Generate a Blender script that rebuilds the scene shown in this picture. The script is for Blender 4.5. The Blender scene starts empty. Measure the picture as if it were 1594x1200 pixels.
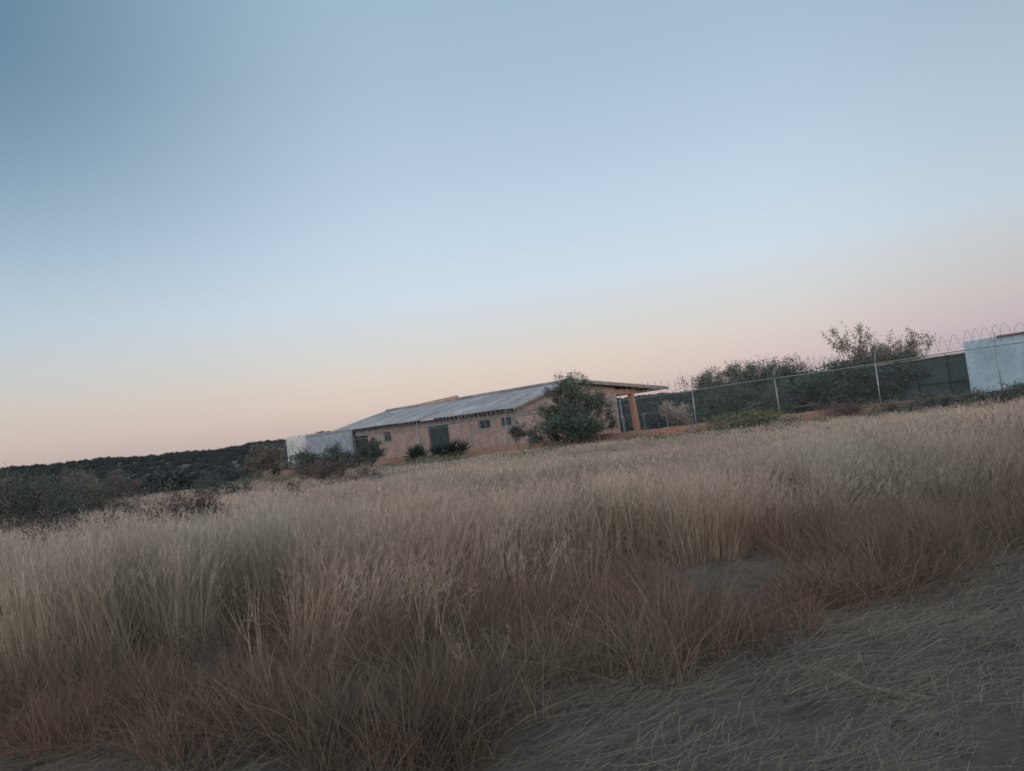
import bpy, bmesh, math, random
import numpy as np
from mathutils import Vector, Matrix
R = math.radians
random.seed(7)
rng = np.random.default_rng(11)
S = bpy.context.scene
COL = S.collection

# ------------------------------------------------------------------ camera
EYE = 1.5
F = 1190.0                      # focal length in photo pixels (1594 wide)
cam_d = bpy.data.cameras.new('camera')
cam = bpy.data.objects.new('camera', cam_d)
COL.objects.link(cam)
cam_d.sensor_width = 36.0
cam_d.lens = F / 1594 * 36
cam_d.clip_start = 0.05
cam_d.clip_end = 20000
CR = Matrix.Rotation(R(90 + 3.54), 3, 'X') @ Matrix.Rotation(R(-7.07), 3, 'Z')
cam.matrix_world = Matrix.Translation((0, 0, EYE)) @ CR.to_4x4()
S.camera = cam

# ------------------------------------------------------------------ sky, light
def lin(r, g, b):
    f = lambda c: (c / 255 / 12.92) if c / 255 <= .04045 else ((c / 255 + .055) / 1.055) ** 2.4
    return (f(r), f(g), f(b), 1)

W = bpy.data.worlds.new('World'); S.world = W; W.use_nodes = True
nt = W.node_tree; nt.nodes.clear()
N = nt.nodes.new; L = nt.links.new
tc = N('ShaderNodeTexCoord'); sp = N('ShaderNodeSeparateXYZ'); L(tc.outputs['Generated'], sp.inputs[0])
def ramp(nodes, stops, interp='LINEAR'):
    cr = nodes.new('ShaderNodeValToRGB'); cr.color_ramp.interpolation = interp
    e = cr.color_ramp.elements
    while len(e) > 1: e.remove(e[0])
    e[0].position = stops[0][0]; e[0].color = stops[0][1]
    for p, c in stops[1:]:
        q = e.new(p); q.color = c
    return cr
# elevation -> colour (sin of elevation), the pink belt low, cool blue above
mp = N('ShaderNodeMapRange'); mp.inputs[1].default_value = -0.1; mp.inputs[2].default_value = 0.9
L(sp.outputs['Z'], mp.inputs[0])
def el(deg): return math.sin(R(deg)) + 0.1
sky = ramp(nt.nodes, [
    (0.0, lin(70, 66, 66)), (el(-1), lin(90, 86, 90)), (el(0.2), lin(184, 169, 170)), (el(1.8), lin(206, 186, 179)),
    (el(3.4), lin(219, 200, 190)), (el(5.2), lin(221, 209, 198)), (el(7.5), lin(214, 215, 213)),
    (el(11), lin(206, 220, 232)), (el(15), lin(194, 214, 231)), (el(20), lin(181, 203, 221)),
    (el(26), lin(167, 191, 210)), (el(31), lin(160, 186, 205)), (el(50), lin(150, 176, 205)), (1.0, lin(150, 176, 205))])
L(mp.outputs[0], sky.inputs[0])
# azimuth: duller towards the upper left, lens falloff put into the sky colour
ma = N('ShaderNodeMapRange'); ma.inputs[1].default_value = -0.62; ma.inputs[2].default_value = -0.08
ma.inputs[3].default_value = 0.0; ma.inputs[4].default_value = 1.0; ma.interpolation_type = 'SMOOTHSTEP'
L(sp.outputs['X'], ma.inputs[0])
mz = N('ShaderNodeMapRange'); mz.inputs[1].default_value = 0.10; mz.inputs[2].default_value = 0.52; mz.interpolation_type = 'SMOOTHSTEP'
L(sp.outputs['Z'], mz.inputs[0])
mzc = N('ShaderNodeMix'); mzc.data_type = 'RGBA'; L(mz.outputs[0], mzc.inputs[0]); mzc.inputs[6].default_value = (.86, .89, .90, 1); mzc.inputs[7].default_value = (.24, .37, .45, 1)
mm = N('ShaderNodeMix'); mm.data_type = 'RGBA'; L(ma.outputs[0], mm.inputs[0]); L(mzc.outputs[2], mm.inputs[6]); mm.inputs[7].default_value = (1, 1, 1, 1)
mr = N('ShaderNodeMapRange'); mr.inputs[1].default_value = 0.30; mr.inputs[2].default_value = 0.62
mr.inputs[3].default_value = 1.0; mr.inputs[4].default_value = 0.86; mr.interpolation_type = 'SMOOTHSTEP'
L(sp.outputs['X'], mr.inputs[0])
m2 = N('ShaderNodeVectorMath'); m2.operation = 'SCALE'; L(mm.outputs[2], m2.inputs[0]); L(mr.outputs[0], m2.inputs['Scale'])
cmul = N('ShaderNodeVectorMath'); cmul.operation = 'MULTIPLY'; L(sky.outputs[0], cmul.inputs[0]); 
# the belt turns mauve towards the right (south east)
mv = N('ShaderNodeMapRange'); mv.inputs[1].default_value = 0.15; mv.inputs[2].default_value = 0.55; L(sp.outputs['X'], mv.inputs[0])
mvz = N('ShaderNodeMapRange'); mvz.inputs[1].default_value = 0.16; mvz.inputs[2].default_value = 0.04; L(sp.outputs['Z'], mvz.inputs[0])
mvm = N('ShaderNodeMath'); mvm.operation = 'MULTIPLY'; L(mv.outputs[0], mvm.inputs[0]); L(mvz.outputs[0], mvm.inputs[1])
mvc = N('ShaderNodeMix'); mvc.data_type = 'RGBA'; L(mvm.outputs[0], mvc.inputs[0]); mvc.inputs[6].default_value = (1, 1, 1, 1); mvc.inputs[7].default_value = (.88, .93, 1.12, 1)
m3 = N('ShaderNodeVectorMath'); m3.operation = 'MULTIPLY'; L(m2.outputs[0], m3.inputs[0]); L(mvc.outputs[2], m3.inputs[1]); L(m3.outputs[0], cmul.inputs[1])
# western afterglow behind the viewer
mb = N('ShaderNodeMapRange'); mb.inputs[1].default_value = 0.1; mb.inputs[2].default_value = -0.75; mb.interpolation_type = 'SMOOTHSTEP'
L(sp.outputs['Y'], mb.inputs[0])
glow = ramp(nt.nodes, [(0, (0, 0, 0, 1)), (el(-2), (.2, .17, .15, 1)), (el(3), (.85, .72, .62, 1)), (el(15), (.92, .83, .77, 1)), (el(40), (.72, .73, .76, 1)), (1, (.25, .28, .32, 1))])
L(mp.outputs[0], glow.inputs[0])
gs = N('ShaderNodeVectorMath'); gs.operation = 'SCALE'; L(glow.outputs[0], gs.inputs[0]); L(mb.outputs[0], gs.inputs['Scale'])
ad = N('ShaderNodeVectorMath'); ad.operation = 'ADD'; L(cmul.outputs[0], ad.inputs[0]); 
g3 = N('ShaderNodeVectorMath'); g3.operation = 'SCALE'; L(gs.outputs[0], g3.inputs[0]); g3.inputs['Scale'].default_value = 2.6; L(g3.outputs[0], ad.inputs[1])
bg = N('ShaderNodeBackground'); L(ad.outputs[0], bg.inputs[0]); bg.inputs[1].default_value = 1.0
wo = N('ShaderNodeOutputWorld'); L(bg.outputs[0], wo.inputs[0])

sd = bpy.data.lights.new('afterglow', 'SUN'); sd.energy = 0.5; sd.angle = R(25); sd.color = (1, .88, .78)
so = bpy.data.objects.new('afterglow', sd); COL.objects.link(so)
so.rotation_euler = (R(68), 0, R(-12))
S.view_settings.view_transform = 'Standard'; S.view_settings.look = 'None'
S.view_settings.exposure = 0.0; S.view_settings.gamma = 1.0
S.render.engine = 'CYCLES'
try: S.cycles.filter_width = 1.7; S.cycles.max_bounces = 6; S.cycles.diffuse_bounces = 3; S.cycles.transmission_bounces = 3
except Exception: pass

# ------------------------------------------------------------------ photo-to-place geometry
def ray(px, py):
    return CR @ Vector(((px - 797) / F, -(py - 600) / F, -1))
def hor(px): return 773 - .124 * px
def ground_at(px, py):
    r = ray(px, py); s = -EYE / r.z
    return Vector((r.x * s, r.y * s, 0))
def at_depth(px, py, y):
    r = ray(px, py); s = y / r.y
    return Vector((r.x * s, y, EYE + r.z * s))
def on(A, d, px, py):
    """point of the vertical plane through A along d seen at this pixel; returns (distance along d, height)"""
    r = ray(px, py)
    det = r.x * (-d.y) - (-d.x) * r.y
    s = (A.x * (-d.y) + d.x * A.y) / det
    t = ((r.x * s - A.x) * d.x + (r.y * s - A.y) * d.y)
    return t, EYE + r.z * s

vp = ray(-420, 825); FD = Vector((vp.x, vp.y)).normalized()     # fence direction
FA3 = at_depth(1594, hor(1594), 34.0); FA = Vector((FA3.x, FA3.y))
FN = Vector((FD.y, -FD.x))                                       # points to the yard side
if FN.y < 0: FN = -FN
def fence_pt(t, off=0, z=0): p = FA + FD * t + FN * off; return Vector((p.x, p.y, z))

# ------------------------------------------------------------------ helpers
def tag(o, label=None, cat=None, group=None, kind=None):
    if label: o['label'] = label
    if cat: o['category'] = cat
    if group: o['group'] = group
    if kind: o['kind'] = kind
    return o
def empty(name, loc, rz=0):
    o = bpy.data.objects.new(name, None); COL.objects.link(o); o.location = loc; o.rotation_euler = (0, 0, rz)
    o.empty_display_size = .3
    return o
def mesh_obj(name, verts, faces, mat, parent=None, smooth=False, link=True, attr=None):
    me = bpy.data.meshes.new(name)
    verts = np.asarray(verts, dtype=np.float32)
    if isinstance(faces, np.ndarray):
        k = faces.shape[1]
        me.vertices.add(len(verts)); me.vertices.foreach_set('co', verts.ravel())
        me.loops.add(faces.size); me.loops.foreach_set('vertex_index', faces.ravel().astype(np.int32))
        me.polygons.add(len(faces)); me.polygons.foreach_set('loop_start', np.arange(0, faces.size, k, dtype=np.int32))
        me.polygons.foreach_set('loop_total', np.full(len(faces), k, dtype=np.int32))
        me.update(calc_edges=True)
    else:
        me.from_pydata([tuple(map(float, v)) for v in verts], [], faces); me.update()
    if smooth: me.polygons.foreach_set('use_smooth', np.ones(len(me.polygons), dtype=bool))
    if attr is not None:
        a = me.attributes.new('tint', 'FLOAT', 'POINT'); a.data.foreach_set('value', np.asarray(attr, dtype=np.float32))
    if mat: me.materials.append(mat)
    o = bpy.data.objects.new(name, me)
    if link: COL.objects.link(o)
    if parent: o.parent = parent
    return o
class MB:
    def __init__(s): s.v = []; s.f = []
    def add(s, vs, fs):
        n = len(s.v); s.v += [tuple(v) for v in vs]; s.f += [tuple(i + n for i in f) for f in fs]
    def box(s, x0, x1, y0, y1, z0, z1):
        s.add([(x0, y0, z0), (x1, y0, z0), (x1, y1, z0), (x0, y1, z0), (x0, y0, z1), (x1, y0, z1), (x1, y1, z1), (x0, y1, z1)],
              [(0, 3, 2, 1), (4, 5, 6, 7), (0, 1, 5, 4), (1, 2, 6, 5), (2, 3, 7, 6), (3, 0, 4, 7)])
    def tube(s, pts, rad, n=6, cap=True):
        pts = [Vector(p) for p in pts]
        if not hasattr(rad, '__len__'): rad = [rad] * len(pts)
        rings = []
        for i, p in enumerate(pts):
            d = (pts[min(i + 1, len(pts) - 1)] - pts[max(i - 1, 0)]).normalized()
            u = d.cross(Vector((0, 0, 1)) if abs(d.z) < .9 else Vector((1, 0, 0))).normalized(); w = d.cross(u)
            rings.append([p + (u * math.cos(2 * math.pi * k / n) + w * math.sin(2 * math.pi * k / n)) * rad[i] for k in range(n)])
        b = len(s.v)
        for r in rings: s.v += [tuple(v) for v in r]
        for i in range(len(pts) - 1):
            for k in range(n):
                a, c = b + i * n + k, b + i * n + (k + 1) % n
                s.f.append((a, c, c + n, a + n))
        if cap:
            s.f.append(tuple(b + k for k in range(n))[::-1]); s.f.append(tuple(b + (len(pts) - 1) * n + k for k in range(n)))
    def prism(s, poly_a, poly_b):
        n = len(poly_a)
        s.add(list(poly_a) + list(poly_b), [tuple(range(n)), tuple(range(2 * n - 1, n - 1, -1))] + [(i, i + n, (i + 1) % n + n, (i + 1) % n) for i in range(n)])
    def build(s, name, mat, parent=None, smooth=False):
        return mesh_obj(name, s.v, s.f, mat, parent, smooth)

# ------------------------------------------------------------------ materials
def new_mat(name, rough=.9, spec=.2):
    m = bpy.data.materials.new(name); m.use_nodes = True
    b = m.node_tree.nodes['Principled BSDF']; b.inputs['Roughness'].default_value = rough
    b.inputs['Specular IOR Level'].default_value = spec
    return m, m.node_tree, b
def noise(t, scale, detail=4, coord='Object', rough=.6, sc=(1, 1, 1)):
    tc = t.nodes.new('ShaderNodeTexCoord'); mpn = t.nodes.new('ShaderNodeMapping'); mpn.inputs['Scale'].default_value = sc
    t.links.new(tc.outputs[coord], mpn.inputs[0])
    n = t.nodes.new('ShaderNodeTexNoise'); n.inputs['Scale'].default_value = scale; n.inputs['Detail'].default_value = detail
    n.inputs['Roughness'].default_value = rough
    t.links.new(mpn.outputs[0], n.inputs['Vector']); return n
def mixc(t, fac, a, b, mode='MIX'):
    m = t.nodes.new('ShaderNodeMix'); m.data_type = 'RGBA'; m.blend_type = mode
    for i, v in ((0, fac), (6, a), (7, b)):
        if hasattr(v, 'is_linked') or isinstance(v, bpy.types.NodeSocket): t.links.new(v, m.inputs[i])
        else: m.inputs[i].default_value = v if i == 0 else (*v[:3], 1)
    return m.outputs[2]
def bump(t, b, h, st=.4, dist=.02):
    n = t.nodes.new('ShaderNodeBump'); n.inputs['Strength'].default_value = st; n.inputs['Distance'].default_value = dist
    t.links.new(h, n.inputs['Height']); t.links.new(n.outputs[0], b.inputs['Normal'])
def simple(name, c1, c2, scale=3, rough=.85, contrast=(.35, .65), bmp=.3, sc=(1, 1, 1), detail=5, spec=.2, metal=0):
    m, t, b = new_mat(name, rough, spec); n = noise(t, scale, detail, sc=sc)
    r = ramp(t.nodes, [(contrast[0], (*c1, 1)), (contrast[1], (*c2, 1))]); t.links.new(n.outputs[0], r.inputs[0])
    t.links.new(r.outputs[0], b.inputs['Base Color']); b.inputs['Metallic'].default_value = metal
    if bmp: bump(t, b, n.outputs[0], bmp)
    return m

def leafy(name, c1, c2, transl=.25):
    """foliage: tint attribute varies per leaf, noise varies in clumps"""
    m, t, b = new_mat(name, .8, .15)
    a = t.nodes.new('ShaderNodeAttribute'); a.attribute_name = 'tint'
    n = noise(t, 1.6, 3)
    ad = t.nodes.new('ShaderNodeMath'); ad.operation = 'ADD'; t.links.new(a.outputs['Fac'], ad.inputs[0]); t.links.new(n.outputs[0], ad.inputs[1])
    r = ramp(t.nodes, [(.55, (*c1, 1)), (1.35, (*c2, 1))]); ml = t.nodes.new('ShaderNodeMath'); ml.operation = 'MULTIPLY'; ml.inputs[1].default_value = 1.0
    t.links.new(ad.outputs[0], ml.inputs[0]); t.links.new(ml.outputs[0], r.inputs[0])
    t.links.new(r.outputs[0], b.inputs['Base Color'])
    tr = t.nodes.new('ShaderNodeBsdfTranslucent'); t.links.new(r.outputs[0], tr.inputs[0])
    mx = t.nodes.new('ShaderNodeMixShader'); mx.inputs[0].default_value = transl
    out = t.nodes['Material Output']; t.links.new(b.outputs[0], mx.inputs[1]); t.links.new(tr.outputs[0], mx.inputs[2]); t.links.new(mx.outputs[0], out.inputs[0])
    return m

def grass_mat(name, lo, hi, green, red):
    """dry grass: tint attribute per blade, wide patches of other hue across the field"""
    m, t, b = new_mat(name, .75, .2)
    a = t.nodes.new('ShaderNodeAttribute'); a.attribute_name = 'tint'
    r = ramp(t.nodes, [(.0, (*lo, 1)), (1.0, (*hi, 1))]); t.links.new(a.outputs['Fac'], r.inputs[0])
    g = t.nodes.new('ShaderNodeNewGeometry'); n = t.nodes.new('ShaderNodeTexNoise'); n.inputs['Scale'].default_value = .35; n.inputs['Detail'].default_value = 4
    t.links.new(g.outputs['Position'], n.inputs['Vector'])
    f1 = ramp(t.nodes, [(.50, (0, 0, 0, 1)), (.66, (1, 1, 1, 1))]); t.links.new(n.outputs[0], f1.inputs[0])
    f2 = ramp(t.nodes, [(.32, (1, 1, 1, 1)), (.50, (0, 0, 0, 1))]); t.links.new(n.outputs[0], f2.inputs[0])
    c = mixc(t, f1.outputs[0], r.outputs[0], green); t.links.new(r.outputs[0], t.nodes[-1].inputs[6])
    c2 = mixc(t, f2.outputs[0], c, red)
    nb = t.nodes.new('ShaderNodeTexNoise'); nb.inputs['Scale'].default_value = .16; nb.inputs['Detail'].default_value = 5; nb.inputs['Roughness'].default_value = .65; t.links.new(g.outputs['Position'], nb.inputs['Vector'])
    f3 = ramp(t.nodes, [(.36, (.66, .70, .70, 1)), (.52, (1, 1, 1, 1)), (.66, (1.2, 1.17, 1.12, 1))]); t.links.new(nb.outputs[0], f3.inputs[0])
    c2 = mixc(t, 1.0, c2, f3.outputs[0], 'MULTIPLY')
    oi = t.nodes.new('ShaderNodeObjectInfo')
    mr_ = t.nodes.new('ShaderNodeMapRange'); mr_.inputs[3].default_value = .78; mr_.inputs[4].default_value = 1.22; t.links.new(oi.outputs['Random'], mr_.inputs[0])
    sc_ = t.nodes.new('ShaderNodeVectorMath'); sc_.operation = 'SCALE'; t.links.new(c2, sc_.inputs[0]); t.links.new(mr_.outputs[0], sc_.inputs['Scale'])
    t.links.new(sc_.outputs[0], b.inputs['Base Color'])
    tr = t.nodes.new('ShaderNodeBsdfTranslucent'); t.links.new(sc_.outputs[0], tr.inputs[0])
    mx = t.nodes.new('ShaderNodeMixShader'); mx.inputs[0].default_value = .3
    out = t.nodes['Material Output']; t.links.new(b.outputs[0], mx.inputs[1]); t.links.new(tr.outputs[0], mx.inputs[2]); t.links.new(mx.outputs[0], out.inputs[0])
    return m

def brick_mat(name, c1, c2, mortar, bw=.29, rh=.105, ms=.016, dirt=(.16, .12, .1)):
    m, t, b = new_mat(name, .95, .1)
    tcn = t.nodes.new('ShaderNodeTexCoord'); s = t.nodes.new('ShaderNodeSeparateXYZ'); t.links.new(tcn.outputs['Object'], s.inputs[0])
    # works on walls along local X and on walls along local Y
    adn = t.nodes.new('ShaderNodeMath'); t.links.new(s.outputs['X'], adn.inputs[0]); t.links.new(s.outputs['Y'], adn.inputs[1])
    cb = t.nodes.new('ShaderNodeCombineXYZ'); t.links.new(adn.outputs[0], cb.inputs[0]); t.links.new(s.outputs['Z'], cb.inputs[1])
    wob = noise(t, 3.0, 2); vm = t.nodes.new('ShaderNodeVectorMath'); vm.operation = 'MULTIPLY_ADD'
    t.links.new(wob.outputs['Color'], vm.inputs[0]); vm.inputs[1].default_value = (.04, .03, 0); t.links.new(cb.outputs[0], vm.inputs[2])
    bt = t.nodes.new('ShaderNodeTexBrick'); t.links.new(vm.outputs[0], bt.inputs['Vector'])
    bt.inputs['Color1'].default_value = (*c1, 1); bt.inputs['Color2'].default_value = (*c2, 1); bt.inputs['Mortar'].default_value = (*mortar, 1)
    bt.inputs['Scale'].default_value = 1; bt.inputs['Mortar Size'].default_value = ms; bt.inputs['Brick Width'].default_value = bw; bt.inputs['Row Height'].default_value = rh
    n = noise(t, 1.1, 6); f = ramp(t.nodes, [(.45, (0, 0, 0, 1)), (.75, (1, 1, 1, 1))]); t.links.new(n.outputs[0], f.inputs[0])
    c = mixc(t, f.outputs[0], bt.outputs['Color'], dirt)
    n2 = noise(t, 12, 4); c = mixc(t, .5, c, n2.outputs['Color'], 'OVERLAY'); 
    hs = t.nodes.new('ShaderNodeHueSaturation'); hs.inputs['Saturation'].default_value = .9; t.links.new(c, hs.inputs['Color'])
    t.links.new(hs.outputs[0], b.inputs['Base Color']); bump(t, b, bt.outputs['Fac'], -.5, .01)
    return m

M_brick = brick_mat('pink_brick', (.105, .046, .035), (.235, .112, .088), (.36, .31, .28), rh=.14, ms=.021, dirt=(.15, .105, .088))
M_redbrick = brick_mat('red_brick', (.17, .068, .052), (.24, .105, .078), (.22, .155, .13), dirt=(.15, .115, .10))
M_concrete = simple('weathered_concrete', (.115, .105, .095), (.215, .195, .18), 2.5)
M_plaster_w = simple('white_plaster', (.075, .11, .135), (.235, .325, .385), 7, contrast=(.385, .425), bmp=.4, detail=8)
def plaster_speckled():
    m, t, b = new_mat('blotched_plaster', .9, .15)
    n = noise(t, .7, 6); r = ramp(t.nodes, [(.35, (.19, .265, .315, 1)), (.65, (.25, .34, .395, 1))]); t.links.new(n.outputs[0], r.inputs[0])
    n2 = noise(t, 6, 9, rough=.75); f = ramp(t.nodes, [(.385, (1, 1, 1, 1)), (.435, (0, 0, 0, 1))]); t.links.new(n2.outputs[0], f.inputs[0])
    c = mixc(t, f.outputs[0], r.outputs[0], (.10, .135, .155))
    n3 = noise(t, 1.6, 5, sc=(1, 1, .16)); f3 = ramp(t.nodes, [(.56, (0, 0, 0, 1)), (.78, (.6, .6, .6, 1))]); t.links.new(n3.outputs[0], f3.inputs[0])
    c = mixc(t, f3.outputs[0], c, (.13, .16, .17)); t.links.new(c, b.inputs['Base Color']); bump(t, b, n2.outputs[0], .5)
    return m
M_plaster_w = plaster_speckled()
M_whitewash = simple('whitewash', (.22, .235, .24), (.42, .43, .43), 2.2, contrast=(.3, .55), detail=8)
M_bluegrey = simple('grey_render', (.14, .16, .19), (.25, .29, .34), 1.4, contrast=(.3, .7), detail=8)
M_darkgreen = simple('dark_green_sheet', (.018, .032, .032), (.035, .055, .055), 1.5, rough=.6)
M_door = simple('dark_green_door', (.012, .020, .020), (.026, .040, .039), 2, rough=.9, spec=.08)
M_dark = simple('dark_interior', (.012, .014, .014), (.03, .03, .03), 2)
M_rust = simple('rusty_sheet', (.16, .09, .06), (.30, .22, .18), 4)
M_galv = simple('galvanised_steel', (.10, .125, .13), (.20, .235, .24), 8, rough=.5, metal=.3, spec=.5)
M_galvd = simple('dull_steel', (.09, .12, .14), (.17, .21, .23), 8, rough=.6, metal=.2, spec=.4)
M_wire = simple('razor_wire', (.12, .12, .13), (.22, .21, .22), 20, rough=.5, metal=.5)
M_tile = simple('clay_coping', (.07, .05, .048), (.15, .10, .09), 6)
M_pillar = simple('orange_clay_brick', (.20, .105, .07), (.31, .165, .11), 5, sc=(1, 1, 6))
M_bark = simple('grey_bark', (.09, .075, .06), (.20, .17, .14), 14, sc=(1, 1, .3))
M_deadwood = simple('dry_twigs', (.085, .065, .06), (.16, .125, .115), 10)
M_oldwood = simple('old_rafter_wood', (.035, .032, .030), (.075, .068, .062), 6)
M_deadstalk = simple('straw_coloured_stalk', (.13, .105, .075), (.24, .20, .15), 10)
M_stone = simple('dark_stone', (.012, .013, .015), (.03, .032, .036), 12)

def roof_mat():
    m, t, b = new_mat('fibre_cement_roof', .8, .25)
    n = noise(t, .9, 7, sc=(1, .35, 1)); r = ramp(t.nodes, [(.3, (.125, .132, .142, 1)), (.7, (.26, .275, .29, 1))]); t.links.new(n.outputs[0], r.inputs[0])
    tcn = t.nodes.new('ShaderNodeTexCoord'); bt = t.nodes.new('ShaderNodeTexBrick'); t.links.new(tcn.outputs['Object'], bt.inputs['Vector'])
    bt.inputs['Scale'].default_value = 1; bt.inputs['Brick Width'].default_value = 1.0; bt.inputs['Row Height'].default_value = 2.3; bt.inputs['Mortar Size'].default_value = .02
    bt.inputs['Color1'].default_value = (.85, .85, .85, 1); bt.inputs['Color2'].default_value = (1.15, 1.15, 1.15, 1); bt.inputs['Mortar'].default_value = (.6, .6, .6, 1); bt.offset = 0
    c = mixc(t, 1.0, r.outputs[0], bt.outputs['Color'], 'MULTIPLY')
    n2 = noise(t, 7, 6, sc=(1, .15, 1)); f = ramp(t.nodes, [(.48, (0, 0, 0, 1)), (.72, (1, 1, 1, 1))]); t.links.new(n2.outputs[0], f.inputs[0])
    c = mixc(t, f.outputs[0], c, (.13, .118, .105)); t.links.new(c, b.inputs['Base Color']); bump(t, b, n2.outputs[0], .2)
    return m
M_roof = roof_mat()

def ground_mat():
    m, t, b = new_mat('dry_soil', .95, .1)
    n = noise(t, .05, 8); r = ramp(t.nodes, [(.35, (.050, .040, .031, 1)), (.65, (.10, .078, .058, 1))]); t.links.new(n.outputs[0], r.inputs[0])
    n2 = noise(t, 6, 8); c = mixc(t, .6, r.outputs[0], n2.outputs['Color'], 'OVERLAY')
    hs = t.nodes.new('ShaderNodeHueSaturation'); hs.inputs['Saturation'].default_value = .6; t.links.new(c, hs.inputs['Color'])
    t.links.new(hs.outputs[0], b.inputs['Base Color']); bump(t, b, n2.outputs[0], .6, .03)
    return m
M_ground = ground_mat()
def path_mat():
    m, t, b = new_mat('grey_dirt', .95, .1)
    n = noise(t, 1.3, 9); r = ramp(t.nodes, [(.30, (.050, .045, .041, 1)), (.52, (.092, .083, .075, 1)), (.72, (.125, .110, .094, 1))]); t.links.new(n.outputs[0], r.inputs[0])
    n2 = noise(t, 22, 8, rough=.75); c = mixc(t, .5, r.outputs[0], n2.outputs['Fac'], 'OVERLAY'); t.links.new(c, b.inputs['Base Color'])
    ad = t.nodes.new('ShaderNodeMath'); t.links.new(n.outputs[0], ad.inputs[0]); t.links.new(n2.outputs[0], ad.inputs[1]); bump(t, b, ad.outputs[0], .8, .04)
    return m
M_path = path_mat()

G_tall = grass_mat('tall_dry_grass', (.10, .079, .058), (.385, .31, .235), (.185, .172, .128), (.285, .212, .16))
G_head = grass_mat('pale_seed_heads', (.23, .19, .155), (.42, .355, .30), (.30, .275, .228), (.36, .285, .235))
G_short = grass_mat('short_red_grass', (.048, .038, .029), (.19, .145, .105), (.135, .12, .085), (.165, .105, .076))  # own red tone, with the foreground's shade put in as extra darkness
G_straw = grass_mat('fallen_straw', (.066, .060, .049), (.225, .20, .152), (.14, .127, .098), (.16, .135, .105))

# ------------------------------------------------------------------ ground, hills, path
def hill_h(x, y):
    r = math.hypot(x, y); az = math.degrees(math.atan2(x, y))
    if r < 130: return 0.0
    ang = 1.30 + .02 * max(0, min(1, (-az - 8) / 25)) + .12 * math.sin(az * .35) + .06 * math.sin(az * 1.3 + 1)
    top = 520 * math.tan(R(ang)) + EYE
    f = min(1, (r - 130) / 390); f = f * f * (3 - 2 * f)
    return top * f
radii = [0, 3, 8, 20, 50, 90, 130] + [130 + 390 * i / 16 for i in range(1, 17)] + [600, 900, 1600, 4000]
NA = 180
vs = [(0, 0, 0)]; fs = []
for r in radii[1:]:
    for k in range(NA):
        a = 2 * math.pi * k / NA; x, y = r * math.sin(a), r * math.cos(a)
        z = hill_h(x, y) + (random.uniform(-.6, .6) if 200 < r < 600 else 0)
        if r > 600: z = hill_h(x * 520 / r, y * 520 / r) * (1 - (r - 600) / 3400 * .9)
        vs.append((x, y, z))
for k in range(NA): fs.append((0, 1 + (k + 1) % NA, 1 + k))
for i in range(len(radii) - 2):
    for k in range(NA):
        a, b_ = 1 + i * NA + k, 1 + i * NA + (k + 1) % NA
        fs.append((a, b_, b_ + NA, a + NA))
tag(mesh_obj('ground', vs, fs, M_ground, smooth=True), 'dry brown soil reaching out to a low scrub covered ridge', 'ground', kind='structure')

EDGE = [(-40, 26), (-12, 9.5), (-6, 5.6), (-2.73, 4.3), (-2.0, 4.05), (-1.4, 3.5), (-.85, 3.3), (-.4, 3.5), (.0, 3.85), (.5, 4.0), (.7, 4.3), (1.25, 4.4), (2.12, 5.2), (3.14, 5.75), (3.8, 6.05), (5.5, 6.9), (8, 8.1), (20, 14), (60, 32)]
EX = np.array([p[0] for p in EDGE], float); EY = np.array([p[1] for p in EDGE], float)
def edge_y(x): return np.interp(x, EX, EY)
xs = np.concatenate([np.arange(-30, 30.01, .25)])
pv = []; pf = []
for i, x in enumerate(xs):
    e = float(edge_y(x)) + .12 * math.sin(x * 5) + .08 * math.sin(x * 13.7 + 1) + .5
    for j, yy in enumerate(np.linspace(-8, e, 6)): pv.append((x, yy, .004))
for i in range(len(xs) - 1):
    for j in range(5):
        a = i * 6 + j; pf.append((a, a + 6, a + 7, a + 1))
tag(mesh_obj('dirt_path', pv, pf, M_path), 'bare grey dirt track covered with flattened straw', 'path', kind='structure')

bv = []; nb_ = 40
for k in range(nb_):
    a = 2 * math.pi * k / nb_; rr0 = 1 + .12 * math.sin(3 * a + 1) + .07 * math.sin(7 * a); bv.append((1.6 + 1.15 * rr0 * math.cos(a), 6.8 + .85 * rr0 * math.sin(a), .008))
tag(mesh_obj('bare_ground', bv, [tuple(range(nb_))], M_path), 'small bare grey patch of ground inside the grass', 'ground', kind='structure')

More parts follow.
